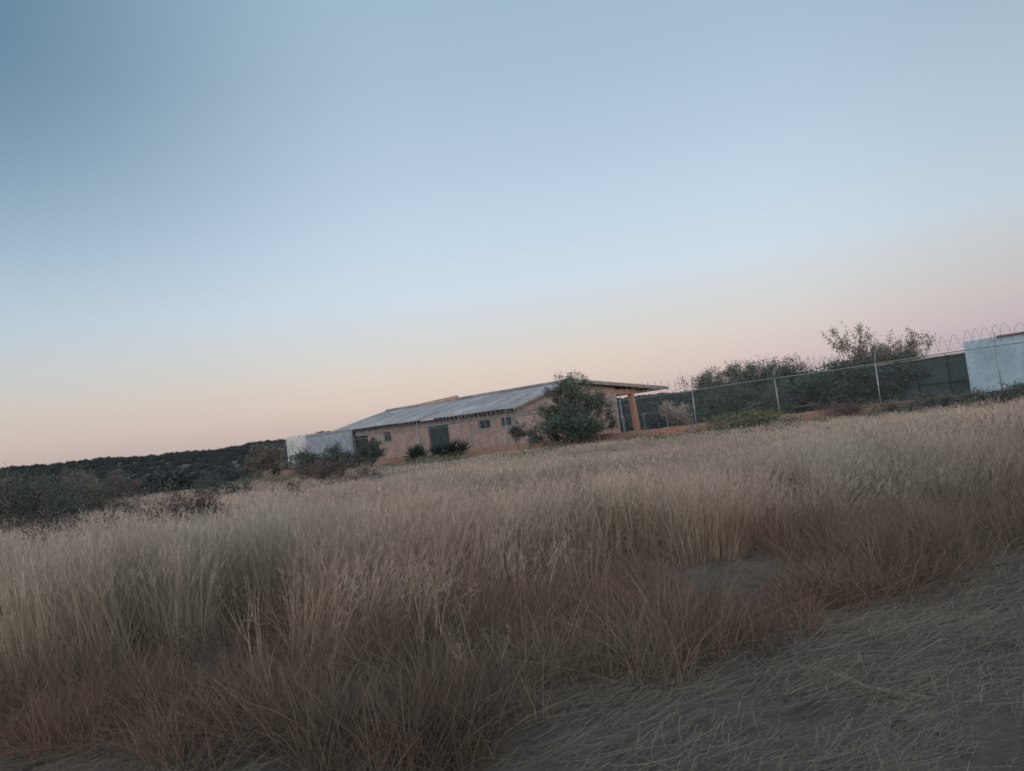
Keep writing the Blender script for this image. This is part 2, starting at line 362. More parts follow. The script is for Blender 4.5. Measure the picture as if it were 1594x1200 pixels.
# ------------------------------------------------------------------ grass clumps
def blades(n, spread, h, hvar, width, lean, wind=(0.08, 0), seg=4, tintr=(0, 1), base_off=0):
    """n curved tapering blades as quads; returns verts, faces, tint"""
    a = rng.uniform(0, 2 * np.pi, n); rr = spread * np.sqrt(rng.uniform(0, 1, n))
    bx, by = rr * np.cos(a), rr * np.sin(a)
    H = h * (1 + hvar * rng.uniform(-1, 1, n)); la = rng.uniform(0, 2 * np.pi, n); lm = lean * np.abs(rng.normal(0, 1, n))
    dx = (np.cos(la) * lm + bx / max(spread, .01) * lean * .6 + wind[0]) * H; dy = (np.sin(la) * lm + by / max(spread, .01) * lean * .6 + wind[1]) * H
    wa = rng.uniform(0, np.pi, n); wx, wy = np.cos(wa), np.sin(wa)
    t = np.linspace(0, 1, seg + 1)
    V = np.zeros((n, seg + 1, 2, 3))
    cx = bx[:, None] + dx[:, None] * t ** 1.8; cy = by[:, None] + dy[:, None] * t ** 1.8
    dd = np.sqrt(dx ** 2 + dy ** 2)[:, None]; cz = H[:, None] * t - .35 * dd * t ** 2.5 + base_off
    w = width * (1 - .75 * t ** 2)[None, :] * rng.uniform(.6, 1.4, n)[:, None] * .5
    V[:, :, 0, 0] = cx - wx[:, None] * w; V[:, :, 0, 1] = cy - wy[:, None] * w; V[:, :, 0, 2] = cz
    V[:, :, 1, 0] = cx + wx[:, None] * w; V[:, :, 1, 1] = cy + wy[:, None] * w; V[:, :, 1, 2] = cz
    base = (np.arange(n) * (seg + 1) * 2)[:, None]; s = np.arange(seg)[None, :] * 2
    Fc = np.stack([base + s, base + s + 1, base + s + 3, base + s + 2], -1).reshape(-1, 4)
    T = np.repeat(rng.uniform(*tintr, n), (seg + 1) * 2)
    tips = np.stack([cx[:, -1], cy[:, -1], cz[:, -1]], 1); dirs = tips - np.stack([cx[:, -2], cy[:, -2], cz[:, -2]], 1)
    return V.reshape(-1, 3), Fc, T, tips, dirs / np.linalg.norm(dirs, axis=1)[:, None]
def heads(tips, dirs, n_each, length, w, spread):
    """airy seed heads: short slips leaving the top of the stem"""
    n = len(tips) * n_each
    T0 = np.repeat(tips, n_each, 0); D = np.repeat(dirs, n_each, 0)
    s = rng.uniform(-1, .1, n)[:, None] * length
    p0 = T0 + D * s
    d = D + rng.normal(0, spread, (n, 3)); d /= np.linalg.norm(d, axis=1)[:, None]
    p1 = p0 + d * (length * .45 * rng.uniform(.4, 1, n))[:, None]
    q = np.cross(d, rng.normal(0, 1, (n, 3))); q /= np.linalg.norm(q, axis=1)[:, None]; q *= w * .5
    V = np.stack([p0 - q * .4, p0 + q * .4, p1 + q, p1 - q], 1).reshape(-1, 3)
    Fc = (np.arange(n) * 4)[:, None] + np.arange(4)[None, :]
    return V, Fc, np.repeat(rng.uniform(0, 1, n), 4)
def merge_mesh(name, parts, mats):
    me = bpy.data.meshes.new(name)
    V = np.concatenate([p[0] for p in parts]).astype(np.float32); off = np.cumsum([0] + [len(p[0]) for p in parts[:-1]])
    Fc = np.concatenate([p[1] + o for p, o in zip(parts, off)]).astype(np.int32); T = np.concatenate([p[2] for p in parts]).astype(np.float32)
    mi = np.concatenate([np.full(len(p[1]), i) for i, p in enumerate(parts)]).astype(np.int32)
    me.vertices.add(len(V)); me.vertices.foreach_set('co', V.ravel()); me.loops.add(Fc.size); me.loops.foreach_set('vertex_index', Fc.ravel())
    me.polygons.add(len(Fc)); me.polygons.foreach_set('loop_start', np.arange(0, Fc.size, 4, dtype=np.int32)); me.polygons.foreach_set('loop_total', np.full(len(Fc), 4, dtype=np.int32))
    for m in mats: me.materials.append(m)
    me.polygons.foreach_set('material_index', mi); me.update(calc_edges=True)
    a = me.attributes.new('tint', 'FLOAT', 'POINT'); a.data.foreach_set('value', T)
    return bpy.data.objects.new(name, me)

def scatter(name, P, rot, scl, idx, sources, label, cat):
    """one 'stuff' object: points carrying the source pieces"""
    src = bpy.data.collections.new(name + '_sources')
    for o in sources: src.objects.link(o)
    me = bpy.data.meshes.new(name); me.vertices.add(len(P)); me.vertices.foreach_set('co', np.asarray(P, np.float32).ravel())
    a = me.attributes.new('rot', 'FLOAT_VECTOR', 'POINT'); a.data.foreach_set('vector', np.asarray(rot, np.float32).ravel())
    a = me.attributes.new('scl', 'FLOAT_VECTOR', 'POINT'); a.data.foreach_set('vector', np.asarray(scl, np.float32).ravel())
    a = me.attributes.new('pick', 'INT', 'POINT'); a.data.foreach_set('value', np.asarray(idx, np.int32))
    o = bpy.data.objects.new(name, me); COL.objects.link(o)
    g = bpy.data.node_groups.new(name, 'GeometryNodeTree')
    g.interface.new_socket('Geometry', in_out='INPUT', socket_type='NodeSocketGeometry'); g.interface.new_socket('Geometry', in_out='OUTPUT', socket_type='NodeSocketGeometry')
    gi = g.nodes.new('NodeGroupInput'); go = g.nodes.new('NodeGroupOutput'); ip = g.nodes.new('GeometryNodeInstanceOnPoints')
    ci = g.nodes.new('GeometryNodeCollectionInfo'); ci.inputs['Collection'].default_value = src; ci.inputs['Separate Children'].default_value = True; ci.inputs['Reset Children'].default_value = True
    def na(nm, ty):
        n = g.nodes.new('GeometryNodeInputNamedAttribute'); n.data_type = ty; n.inputs['Name'].default_value = nm
        return [s for s in n.outputs if s.enabled and s.name == 'Attribute'][0]
    er = g.nodes.new('FunctionNodeEulerToRotation')
    g.links.new(na('rot', 'FLOAT_VECTOR'), er.inputs[0]); g.links.new(er.outputs[0], ip.inputs['Rotation'])
    g.links.new(na('scl', 'FLOAT_VECTOR'), ip.inputs['Scale']); g.links.new(na('pick', 'INT'), ip.inputs['Instance Index'])
    ip.inputs['Pick Instance'].default_value = True
    g.links.new(ci.outputs[0], ip.inputs['Instance']); g.links.new(gi.outputs[0], ip.inputs['Points']); g.links.new(ip.outputs[0], go.inputs[0])
    md = o.modifiers.new('scatter', 'NODES'); md.node_group = g
    tag(o, label, cat, kind='stuff'); return o

def vnoise(x, y, s, seed=0):
    """cheap smooth value noise in 0..1"""
    x = x / s + seed * 17.3; y = y / s + seed * 9.1
    xi, yi = np.floor(x), np.floor(y); fx, fy = x - xi, y - yi
    fx = fx * fx * (3 - 2 * fx); fy = fy * fy * (3 - 2 * fy)
    h = lambda a, b: np.modf(np.abs(np.sin(a * 127.1 + b * 311.7 + seed) * 43758.5453))[0]
    return (h(xi, yi) * (1 - fx) + h(xi + 1, yi) * fx) * (1 - fy) + (h(xi, yi + 1) * (1 - fx) + h(xi + 1, yi + 1) * fx) * fy

def clump_set(prefix, n, mk): return [mk('%s_%d' % (prefix, i)) for i in range(n)]
def tall(name, nst, nl, w, hw, spread, ne):
    st = blades(nst, spread, 1.0, .24, w, .17, (.09, .0), 5); lv = blades(nl, spread, .6, .5, w * 1.3, .5, (.03, 0), 4, (0, .7))
    hd = heads(st[3], st[4], ne, .20, hw, .22)
    return merge_mesh(name, [st[:3], lv[:3], hd], [G_tall, G_tall, G_head])
def short(name, n, w):
    a = blades(n, .20, 1.0, .45, w, .22, (.04, 0), 4); b_ = blades(n // 5, .22, 1.0, .3, w, .8, (0, 0), 4)
    return merge_mesh(name, [a[:3], b_[:3]], [G_short, G_short])
near_t = clump_set('grass_near', 6, lambda n: tall(n, 46, 44, .0036, .0034, .20, 6))
mid_t = clump_set('grass_mid', 5, lambda n: tall(n, 50, 40, .0075, .010, .30, 5))
far_t = clump_set('grass_far', 4, lambda n: tall(n, 55, 30, .018, .03, .55, 4))
short_t = clump_set('grass_short', 6, lambda n: short(n, 95, .0042))

def edge_dist(x, y): return (y - edge_y(x)) * .87
CLEAR = [(1.6, 6.95, .80, .52), (1.45, 6.3, .42, .45), (2.1, 6.55, .35, .35)]
def clear(x, y):
    c = np.zeros_like(x, bool)
    for cx, cy, a, b_ in CLEAR: c |= ((x - cx) / a) ** 2 + ((y - cy) / b_) ** 2 < 1
    return c
def tall_from(x):   # distance from the track edge where the tall stand begins
    return np.interp(x, [-30, -2.2, -1.3, -.2, 1.3, 2.8, 5.4, 30], [.15, .4, 1.5, 1.9, 1.9, 1.9, 1.4, 1.4])
def fence_side(x, y): # >0 inside the yard
    return (x - FA.x) * FN.x + (y - FA.y) * FN.y
def field_points(y0, y1, dens, wfac=.95, pad=2.5):
    xm = y1 * wfac + pad; n = int(dens * 2 * xm * (y1 - y0))
    x = rng.uniform(-xm, xm, n); y = rng.uniform(y0, y1, n)
    k = (np.abs(x) < y * wfac + pad) & (fence_side(x, y) < -.25); return x[k], y[k]
def tall_stand(name, y0, y1, dens, srcs, hs, label, gaps=.18):
    x, y = field_points(y0, y1, dens); d = edge_dist(x, y); tf = tall_from(x) + .35 * (vnoise(x, y, .8, 3) - .5)
    k = (d > tf) & ~clear(x, y) & (vnoise(x, y, 1.5, 5) > gaps) ; x, y, d, tf = x[k], y[k], d[k], tf[k]
    hh = np.interp(x, [-12, -3, -1, 1, 4, 12], [.95, 1.02, .98, .86, .80, .80])
    far = np.interp(y, [7, 12, 20, 30, 40, 60], [.84, .75, .60, .46, .36, .30]); hh = hh + (far - hh) * np.clip((y - 4.6) / 4, 0, 1)
    hh = hh * (.66 + .34 * vnoise(x, y, 2.6, 1) + .26 * vnoise(x, y, .7, 33)) * np.clip(.6 + (d - tf) * .8, 0, 1) * rng.uniform(.88, 1.06, len(x))
    hh = hh * np.clip(.30 + (-fence_side(x, y) - 1.5) / 11, .30, 1)
    n = len(x); sc = np.stack([hs * rng.uniform(.8, 1.2, n)] * 2 + [hh], 1)
    rot = np.stack([rng.normal(0, .12, n) + .3 * (vnoise(x, y, .9, 31) - .5), rng.normal(0, .12, n) + .45 * (vnoise(x, y, 1.1, 32) - .5), rng.uniform(-1.2, 1.2, n)], 1)
    return scatter(name, np.stack([x, y, np.zeros(n)], 1), rot, sc, rng.integers(0, len(srcs), n), srcs, label, 'grass')
tall_stand('tall_grass', 3.2, 11, 17, near_t, .9, 'tall pinkish dry grass standing along the near side of the field', .24)
tall_stand('tall_grass', 11, 26, 8, mid_t, 1.0, 'tall dry grass with pale seed heads across the middle of the field', .14)
tall_stand('tall_grass', 26, 92, 3.4, far_t, 1.0, 'dry grass far off in front of the low brick wall', .16)
# short strip beside the track
x, y = field_points(3.0, 18, 34); d = edge_dist(x, y); tf = tall_from(x)
k = (d > .08 + .45 * (vnoise(x, y, .5, 8) - .4)) & ((d < tf + .4) | (rng.random(len(x)) < .3)) & ~clear(x, y) & (vnoise(x, y, .45, 9) > .30)
x, y, d, tf = x[k], y[k], d[k], tf[k]; n = len(x)
low = 1 - .62 * np.exp(-(((x - 1.45) / .9) ** 2 + ((y - 5.75) / .75) ** 2))
hh = low * (.15 + .30 * vnoise(x, y, .6, 2)) * np.clip(.55 + d * 1.2, 0, 1) * rng.uniform(.75, 1.25, n)
scatter('short_grass', np.stack([x, y, np.zeros(n)], 1), np.stack([rng.normal(0, .2, n), rng.normal(0, .2, n), rng.uniform(0, 6.28, n)], 1),
        np.stack([rng.uniform(.7, 1.1, n)] * 2 + [hh], 1), rng.integers(0, 6, n), short_t, 'short reddish dry grass fringing the dirt track', 'grass')
# straw lying on the track
def straw(name, n):
    L_ = rng.uniform(.05, .32, n); a = rng.normal(0, .6, n); seg = 4; t = np.linspace(-.5, .5, seg + 1)
    cx0, cy0 = rng.uniform(-.35, .35, n), rng.uniform(-.3, .3, n); cu = rng.normal(0, .16, n)
    cx = cx0[:, None] + np.cos(a)[:, None] * L_[:, None] * t - np.sin(a)[:, None] * cu[:, None] * L_[:, None] * (t ** 2)
    cy = cy0[:, None] + np.sin(a)[:, None] * L_[:, None] * t + np.cos(a)[:, None] * cu[:, None] * L_[:, None] * (t ** 2)
    cz = .008 + rng.uniform(0, .03, n)[:, None] + rng.uniform(0, .05, n)[:, None] * (t + .5) ** 2
    w = rng.uniform(.0004, .0012, n)[:, None]; nx, ny = -np.sin(a)[:, None] * w, np.cos(a)[:, None] * w
    V = np.zeros((n, seg + 1, 2, 3)); V[:, :, 0] = np.stack([cx - nx, cy - ny, cz], -1); V[:, :, 1] = np.stack([cx + nx, cy + ny, cz + w * .5], -1)
    base = (np.arange(n) * (seg + 1) * 2)[:, None]; s = np.arange(seg)[None, :] * 2
    return merge_mesh(name, [(V.reshape(-1, 3), np.stack([base + s, base + s + 1, base + s + 3, base + s + 2], -1).reshape(-1, 4), np.repeat(rng.uniform(0, 1, n) ** 1.6, (seg + 1) * 2))], [G_straw])
straws = clump_set('straw', 5, lambda n: straw(n, 120))
n0 = 3700; x = rng.uniform(-6, 12, n0); y = rng.uniform(1.8, 12, n0); d = edge_dist(x, y)
k = (d < .6) | clear(x, y); k &= (vnoise(x, y, .55, 4) + .5 * vnoise(x, y, 1.6, 6) > rng.uniform(.38, 1.08, n0)); x, y = x[k], y[k]; n = len(x)
scatter('straw_litter', np.stack([x, y, np.full(n, .006)], 1), np.stack([np.zeros(n), np.zeros(n), .12 + .7 * (vnoise(x, y, 1.2, 12) - .5) + rng.normal(0, .3, n)], 1),
        np.stack([rng.uniform(.7, 1.3, n)] * 3, 1), rng.integers(0, 5, n), straws, 'flattened straw scattered over the dirt track', 'straw')

# ------------------------------------------------------------------ shrubs and trees
def skeleton(stems, depth, kids, spread, up, seed, ratio=.72, jitter=.28):
    rd = random.Random(seed); segs = []; tips = []
    def grow(p, d, Ln, lvl):
        pts = [p]; q = p.copy(); dd = d.copy()
        for _ in range(3):
            dd = (dd + Vector((rd.gauss(0, jitter), rd.gauss(0, jitter), rd.gauss(0, jitter) + up * .25)) * .5).normalized()
            q = q + dd * Ln / 3; pts.append(q.copy())
        segs.append((pts, lvl))
        if lvl >= depth - 1: tips.append(pts)
        if lvl < depth:
            for _ in range(kids if rd.random() > .25 else kids - 1):
                nd = (dd + Vector((rd.gauss(0, spread), rd.gauss(0, spread), rd.gauss(0, spread * .7) + up * .2))).normalized()
                if nd.z < -.15: nd.z *= .3
                grow(pts[rd.choice((2, 3, 3))], nd, Ln * ratio * rd.uniform(.7, 1.2), lvl + 1)
    for i in range(stems):
        a = 2 * math.pi * (i + rd.random() * .7) / stems
        grow(Vector((math.cos(a), math.sin(a), 0)) * .05, Vector((math.cos(a) * spread * 1.3, math.sin(a) * spread * 1.3, 1)).normalized(), 1.0 * rd.uniform(.7, 1.1), 0)
    return segs, tips
def plant(name, pos, h, w, label, cat, mat_leaf, mat_wood=None, stems=4, depth=4, kids=3, spread=.55, up=.5, seed=1, leaves=26, leaf=.09, wood_r=.05,
          group=None, scat=.16, jitter=.28, pz=99.7, crown_name='crown', trunk_name='trunk', wdepth=99, squash=1.0, aspect=.55):
    mat_wood = mat_wood or M_bark
    segs, tips = skeleton(stems, depth, kids, spread, up, seed, jitter=jitter)
    P = np.array([tuple(p) for s, _ in segs for p in s]); zt = np.percentile(P[:, 2], pz); xw = np.percentile(np.abs(P[:, :2]), 95) * 2
    sz = h / zt; sx = w / xw
    r = empty(name, pos, random.uniform(0, 6.28)); tag(r, label, cat, group)
    tb = MB()
    for pts, lvl in segs:
        if lvl > wdepth: continue
        pp = [Vector((p.x * sx, p.y * sx, p.z * sz)) for p in pts]; r0 = wood_r * .62 ** lvl; r1 = wood_r * .62 ** (lvl + 1)
        tb.tube(pp, [r0 + (r1 - r0) * i / 3 for i in range(4)], 5 if lvl < 2 else 3, cap=False)
    tb.build(trunk_name, mat_wood, r)
    if leaves and mat_leaf:
        g = np.random.default_rng(seed + 100)
        T = np.array([[(p.x * sx, p.y * sx, p.z * sz) for p in pts] for pts in tips]); n = len(T) * leaves
        ti = np.repeat(np.arange(len(T)), leaves); u = g.uniform(0, 3, n); i0 = np.minimum(u.astype(int), 2); f = (u - i0)[:, None]
        C = T[ti, i0] * (1 - f) + T[ti, i0 + 1] * f + g.normal(0, scat, (n, 3)) * np.array([1, 1, .8 * squash])
        C[:, 2] = np.maximum(C[:, 2], .02)
        a = g.normal(0, 1, (n, 3)); a /= np.linalg.norm(a, axis=1)[:, None]; b_ = np.cross(a, g.normal(0, 1, (n, 3))); b_ /= np.linalg.norm(b_, axis=1)[:, None]
        s = leaf * g.uniform(.5, 1.3, n)[:, None]; a *= s * .5; b_ *= s * .5 * aspect
        V = np.stack([C - a, C - b_, C + a, C + b_], 1).reshape(-1, 3)
        tint = np.repeat(g.uniform(0, 1, len(T)) * .5, leaves) + g.uniform(0, .5, n)
        mesh_obj(crown_name, V, (np.arange(n) * 4)[:, None] + np.arange(4)[None, :], mat_leaf, r, attr=np.repeat(tint, 4))
    return r

L_mesq = leafy('mesquite_leaves', (.018, .028, .024), (.066, .092, .074))
L_dark = leafy('dark_leaves', (.022, .032, .031), (.060, .075, .068))
L_grey = leafy('grey_brown_leaves', (.050, .045, .040), (.12, .105, .09))
L_brown = leafy('brown_purple_leaves', (.040, .032, .032), (.095, .074, .070))
L_olive = leafy('olive_leaves', (.05, .055, .035), (.12, .125, .08))
L_far = leafy('far_scrub_leaves', (.021, .029, .030), (.052, .064, .064))
L_husk = leafy('stalk_husks', (.085, .068, .048), (.19, .15, .11))
L_pale = leafy('pale_dry_leaves', (.20, .17, .13), (.34, .29, .23))

def put(px, y, top_py, wpx, name, label, cat, mat, mat_wood=None, **kw):
    """a plant whose foot stands at depth y under pixel column px; height and width read off the photo"""
    foot = at_depth(px, hor(px) + EYE * F / y, y); base = Vector((foot.x, y, 0))
    r = ray(px, top_py); s = y / r.y; h = EYE + r.z * s
    return plant(name, base, h, wpx * y / F, label, cat, mat, mat_wood, **kw)

# the big tree against the building
put(904, 49, 586, 106, 'mesquite_tree', 'bushy dark green tree hiding the corner of the brick building', 'tree', L_mesq, stems=9, depth=5, kids=3, spread=.5, up=.15, seed=5, leaves=13, leaf=.10, wood_r=.07, scat=.09, jitter=.42, pz=98.5)
put(931, 48.6, 588, 40, 'upright_branch_shrub', 'upright wispy shrub rising at the right side of the big tree', 'shrub', L_mesq, stems=7, depth=4, kids=2, spread=.28, up=.7, seed=77, leaves=14, leaf=.09, wood_r=.04, scat=.07)
put(890, 48.2, 632, 96, 'dense_bush', 'dense dark bush growing around the foot of the big tree at the building corner', 'shrub', L_mesq, stems=9, depth=4, kids=3, spread=.7, up=.1, seed=6, leaves=22, leaf=.12, scat=.17)
# trees of the yard, behind the fence
yard = [(1122, 66, 570, 96, 'round dark green tree, first to the right of the pale sandy bush', 121), (1166, 61, 566, 110, 'wide dark green tree between two fence posts', 22),
        (1214, 63, 560, 110, 'dark green tree with an even crown left of the twiggy shrubs', 123), (1256, 57, 556, 104, 'dusky green tree touching the twiggy shrubs', 24),
        (1145, 58, 596, 90, 'low dark green tree in front of its taller neighbours', 25), (1232, 54, 588, 100, 'low dark green tree just left of the twiggy shrubs', 26)]
for px, yy, top, w, lab, sdd in yard:
    put(px, yy, top, w, 'yard_tree', lab, 'tree', L_mesq, stems=7, depth=5, kids=3, spread=.62, up=.12, seed=sdd, leaves=13, leaf=.13, wood_r=.08, scat=.20, jitter=.4, group='green trees behind the fence')
put(1340, 49, 508, 84, 'twiggy_shrub', 'tall half bare shrub with the highest twigs behind the fence', 'shrub', L_olive, stems=8, depth=5, kids=3, spread=.34, up=.7, seed=31, leaves=6, leaf=.12, wood_r=.05, scat=.10, group='twiggy shrubs behind the fence')
put(1378, 47, 530, 78, 'twiggy_shrub', 'brownish half bare shrub in the middle of the twiggy row', 'shrub', L_grey, stems=8, depth=5, kids=3, spread=.38, up=.6, seed=32, leaves=6, leaf=.12, wood_r=.05, scat=.12, group='twiggy shrubs behind the fence')
put(1420, 45, 518, 56, 'twiggy_shrub', 'narrow twiggy shrub beside the dark green shed', 'shrub', L_olive, stems=7, depth=5, kids=3, spread=.30, up=.8, seed=33, leaves=6, leaf=.11, wood_r=.045, scat=.10, group='twiggy shrubs behind the fence')
put(1296, 46.5, 568, 130, 'dense_shrub', 'dense low green shrub under the tallest twigs', 'shrub', L_mesq, stems=7, depth=4, kids=3, spread=.6, up=.2, seed=34, leaves=30, leaf=.14, scat=.22, group='dense shrubs behind the fence')
put(1362, 44.5, 558, 120, 'dense_shrub', 'dense olive shrub left of the dark green shed', 'shrub', L_dark, stems=7, depth=4, kids=3, spread=.6, up=.2, seed=35, leaves=30, leaf=.14, scat=.22, group='dense shrubs behind the fence')
put(1418, 43, 556, 84, 'dense_shrub', 'dense shrub overlapping the left end of the dark green shed', 'shrub', L_dark, stems=7, depth=4, kids=3, spread=.6, up=.2, seed=36, leaves=26, leaf=.14, scat=.2, group='dense shrubs behind the fence')
put(1056, 78, 626, 34, 'pale_bush', 'pale sandy dry bush on a short trunk right of the orange pillar', 'shrub', L_pale, stems=3, depth=4, kids=3, spread=.7, up=.1, seed=37, leaves=30, leaf=.18, scat=.22)
# plants along the foot of the wall and building
put(577, 61, 688, 44, 'doorway_shrub', 'low dark shrub in front of the left doorway', 'shrub', L_dark, stems=6, depth=4, kids=3, spread=.6, up=.3, seed=41, leaves=20, leaf=.11, scat=.13, jitter=.42, pz=97)
put(818, 50, 655, 62, 'sparse_shrub', 'sparse shrub of thin branches below the two windows', 'shrub', L_dark, M_deadwood, stems=6, depth=4, kids=3, spread=.65, up=.3, seed=42, leaves=4, leaf=.13, scat=.08, wood_r=.03)
put(505, 57, 699, 100, 'wide_shrub', 'wide dark shrub hiding the foot of the grey annex', 'shrub', L_dark, stems=7, depth=4, kids=3, spread=.7, up=.1, seed=43, leaves=26, leaf=.16, scat=.2)
put(512, 34, 714, 70, 'purple_brown_shrub', 'purple brown shrub in the grass below the grey annex', 'shrub', L_brown, M_deadwood, stems=7, depth=4, kids=3, spread=.5, up=.5, seed=44, leaves=9, leaf=.07, scat=.10, wood_r=.025)
put(425, 60, 690, 60, 'tan_shrub', 'tan brown shrub left of the whitewashed wall', 'shrub', L_grey, stems=6, depth=4, kids=3, spread=.6, up=.3, seed=45, leaves=16, leaf=.14, scat=.16)
put(650, 22, 726, 40, 'dead_weed', 'thin dead branching weed in the grass below the brick building', 'weed', None, M_deadwood, stems=4, depth=4, kids=2, spread=.5, up=.5, seed=46, leaves=0, wood_r=.014)
put(1108, 15, 698, 34, 'small_weed', 'small dark spiny weed poking out of the grass', 'weed', L_dark, M_deadwood, stems=5, depth=3, kids=2, spread=.5, up=.3, seed=47, leaves=7, leaf=.05, scat=.04, wood_r=.012)
put(915, 9.5, 752, 60, 'grey_weed', 'greyish leafy weed in the middle of the grass', 'weed', L_grey, M_deadwood, stems=5, depth=3, kids=3, spread=.45, up=.5, seed=48, leaves=7, leaf=.04, scat=.05, wood_r=.010)
put(1165, 36, 640, 82, 'green_shrub', 'greyish green shrub in front of the low red brick wall', 'shrub', L_olive, stems=8, depth=4, kids=3, spread=.5, up=.5, seed=49, leaves=9, leaf=.10, scat=.13, wood_r=.02)
put(1225, 31, 652, 150, 'low_green_shrub', 'low dark green shrub spreading over the grass', 'shrub', L_olive, stems=8, depth=4, kids=3, spread=.8, up=.0, seed=50, leaves=9, leaf=.08, scat=.12, wood_r=.02)
put(1312, 33, 624, 70, 'grey_twig_shrub', 'grey twiggy shrub standing against the low brick wall', 'shrub', L_brown, M_deadwood, stems=10, depth=4, kids=3, spread=.35, up=.7, seed=51, leaves=3, leaf=.07, scat=.08, wood_r=.02)
put(1420, 30, 620, 150, 'wall_shrub', 'dark shrub at the wall below the twiggy shrubs', 'shrub', L_grey, stems=8, depth=4, kids=3, spread=.6, up=.3, seed=52, leaves=16, leaf=.08, scat=.12, group='dark shrubs along the right wall')
put(1492, 28, 612, 140, 'wall_shrub', 'dark shrub at the wall below the left edge of the white building', 'shrub', L_dark, stems=8, depth=4, kids=3, spread=.6, up=.3, seed=53, leaves=16, leaf=.08, scat=.12, group='dark shrubs along the right wall')
put(1562, 27, 604, 150, 'wall_shrub', 'dark shrub at the wall below the white building and fence post', 'shrub', L_dark, stems=8, depth=4, kids=3, spread=.55, up=.3, seed=54, leaves=16, leaf=.08, scat=.12, group='dark shrubs along the right wall')
put(1650, 25, 592, 150, 'wall_shrub', 'dark shrub at the wall on the far right edge', 'shrub', L_dark, stems=8, depth=4, kids=3, spread=.55, up=.3, seed=55, leaves=16, leaf=.08, scat=.12, group='dark shrubs along the right wall')
# left side
left = [(20, 20, 742, 150, 'dark shrub at the left edge of the field, nearest of its row', L_dark, 61), (95, 24, 738, 130, 'dark bushy shrub second from the left edge', L_dark, 62),
        (-70, 22, 748, 150, 'dark shrub reaching in from the left edge', L_dark, 63), (40, 33, 731, 150, 'tall dark shrub behind the shrubs on the left edge', L_dark, 64),
        (150, 33, 730, 110, 'dark shrub where the left thicket meets the pale grass', L_grey, 65)]
for px, yy, top, w, lab, mt, sdd in left:
    put(px, yy, top, w, 'dark_shrub', lab, 'shrub', mt, M_deadwood, stems=9, depth=4, kids=3, spread=.6, up=.3, seed=sdd, leaves=12, leaf=.07, scat=.13, wood_r=.025, group='dark shrubs on the left side')
put(280, 13.5, 764, 130, 'brown_shrub', 'purple brown leafless looking shrub in the grass on the left', 'shrub', L_brown, M_deadwood, stems=9, depth=4, kids=3, spread=.55, up=.3, seed=66, leaves=24, leaf=.045, scat=.07, wood_r=.018)
put(385, 17, 764, 50, 'brown_weed', 'small brown weed right of the purple brown shrub', 'weed', L_brown, M_deadwood, stems=6, depth=3, kids=3, spread=.5, up=.4, seed=67, leaves=7, leaf=.04, scat=.05, wood_r=.012)
put(170, 26, 742, 60, 'leafy_weed', 'grey leafy weed at the edge of the dark left thicket', 'weed', L_grey, M_deadwood, stems=7, depth=4, kids=3, spread=.5, up=.4, seed=68, leaves=6, leaf=.05, scat=.08, wood_r=.014)

for px, yy, top, w, lab, mt, nl, sdd in [
        (340, 30, 738, 80, 'low dark scruffy bush in the grass right of the left thicket', L_dark, 8, 81), (205, 18, 772, 60, 'scruffy grey weed in the grass below the left thicket', L_grey, 7, 82),
        (560, 24, 724, 60, 'scruffy grey weed in the grass below the left doorway', L_grey, 6, 83), (468, 19, 752, 46, 'brown dry weed below the purple brown shrub', L_brown, 5, 84),
        (962, 26, 700, 44, 'low green weed in the grass below the brick pillar', L_olive, 8, 85), (1275, 22, 668, 90, 'scruffy dark weed in the grass right of the low green shrub', L_dark, 6, 86),
        (1035, 30, 676, 50, 'low green weed just below the low brick wall right of the porch', L_olive, 8, 87), (110, 13, 780, 130, 'thin brown weed in the grass under the left thicket', L_brown, 5, 88)]:
    put(px, yy, top, w, 'scruffy_weed', lab, 'weed', mt, M_deadwood, stems=7, depth=4, kids=2, spread=.5, up=.4, seed=sdd, leaves=nl * 2, leaf=.0022 * yy + .02, scat=.004 * yy, wood_r=.0007 * yy, jitter=.4, group='weeds standing in the dry grass')
for gx_, gy_, hh_, lab, sdd in [(-.75, 5.0, .95, 'dry branching stalk standing at the centre of the near grass', 91), (-.35, 4.4, .62, 'short dry stalk with bent tips right of the branching stalk', 92), (-1.9, 5.1, 1.0, 'dry stalk rising from the dark tall grass on the left', 93)]:
    plant('dry_stalk', (gx_, gy_, 0), hh_, .42, lab, 'weed', L_husk, M_deadstalk, stems=4, depth=3, kids=2, spread=.4, up=.6, seed=sdd, leaves=4, leaf=.020, scat=.008, wood_r=.0038, aspect=.25)

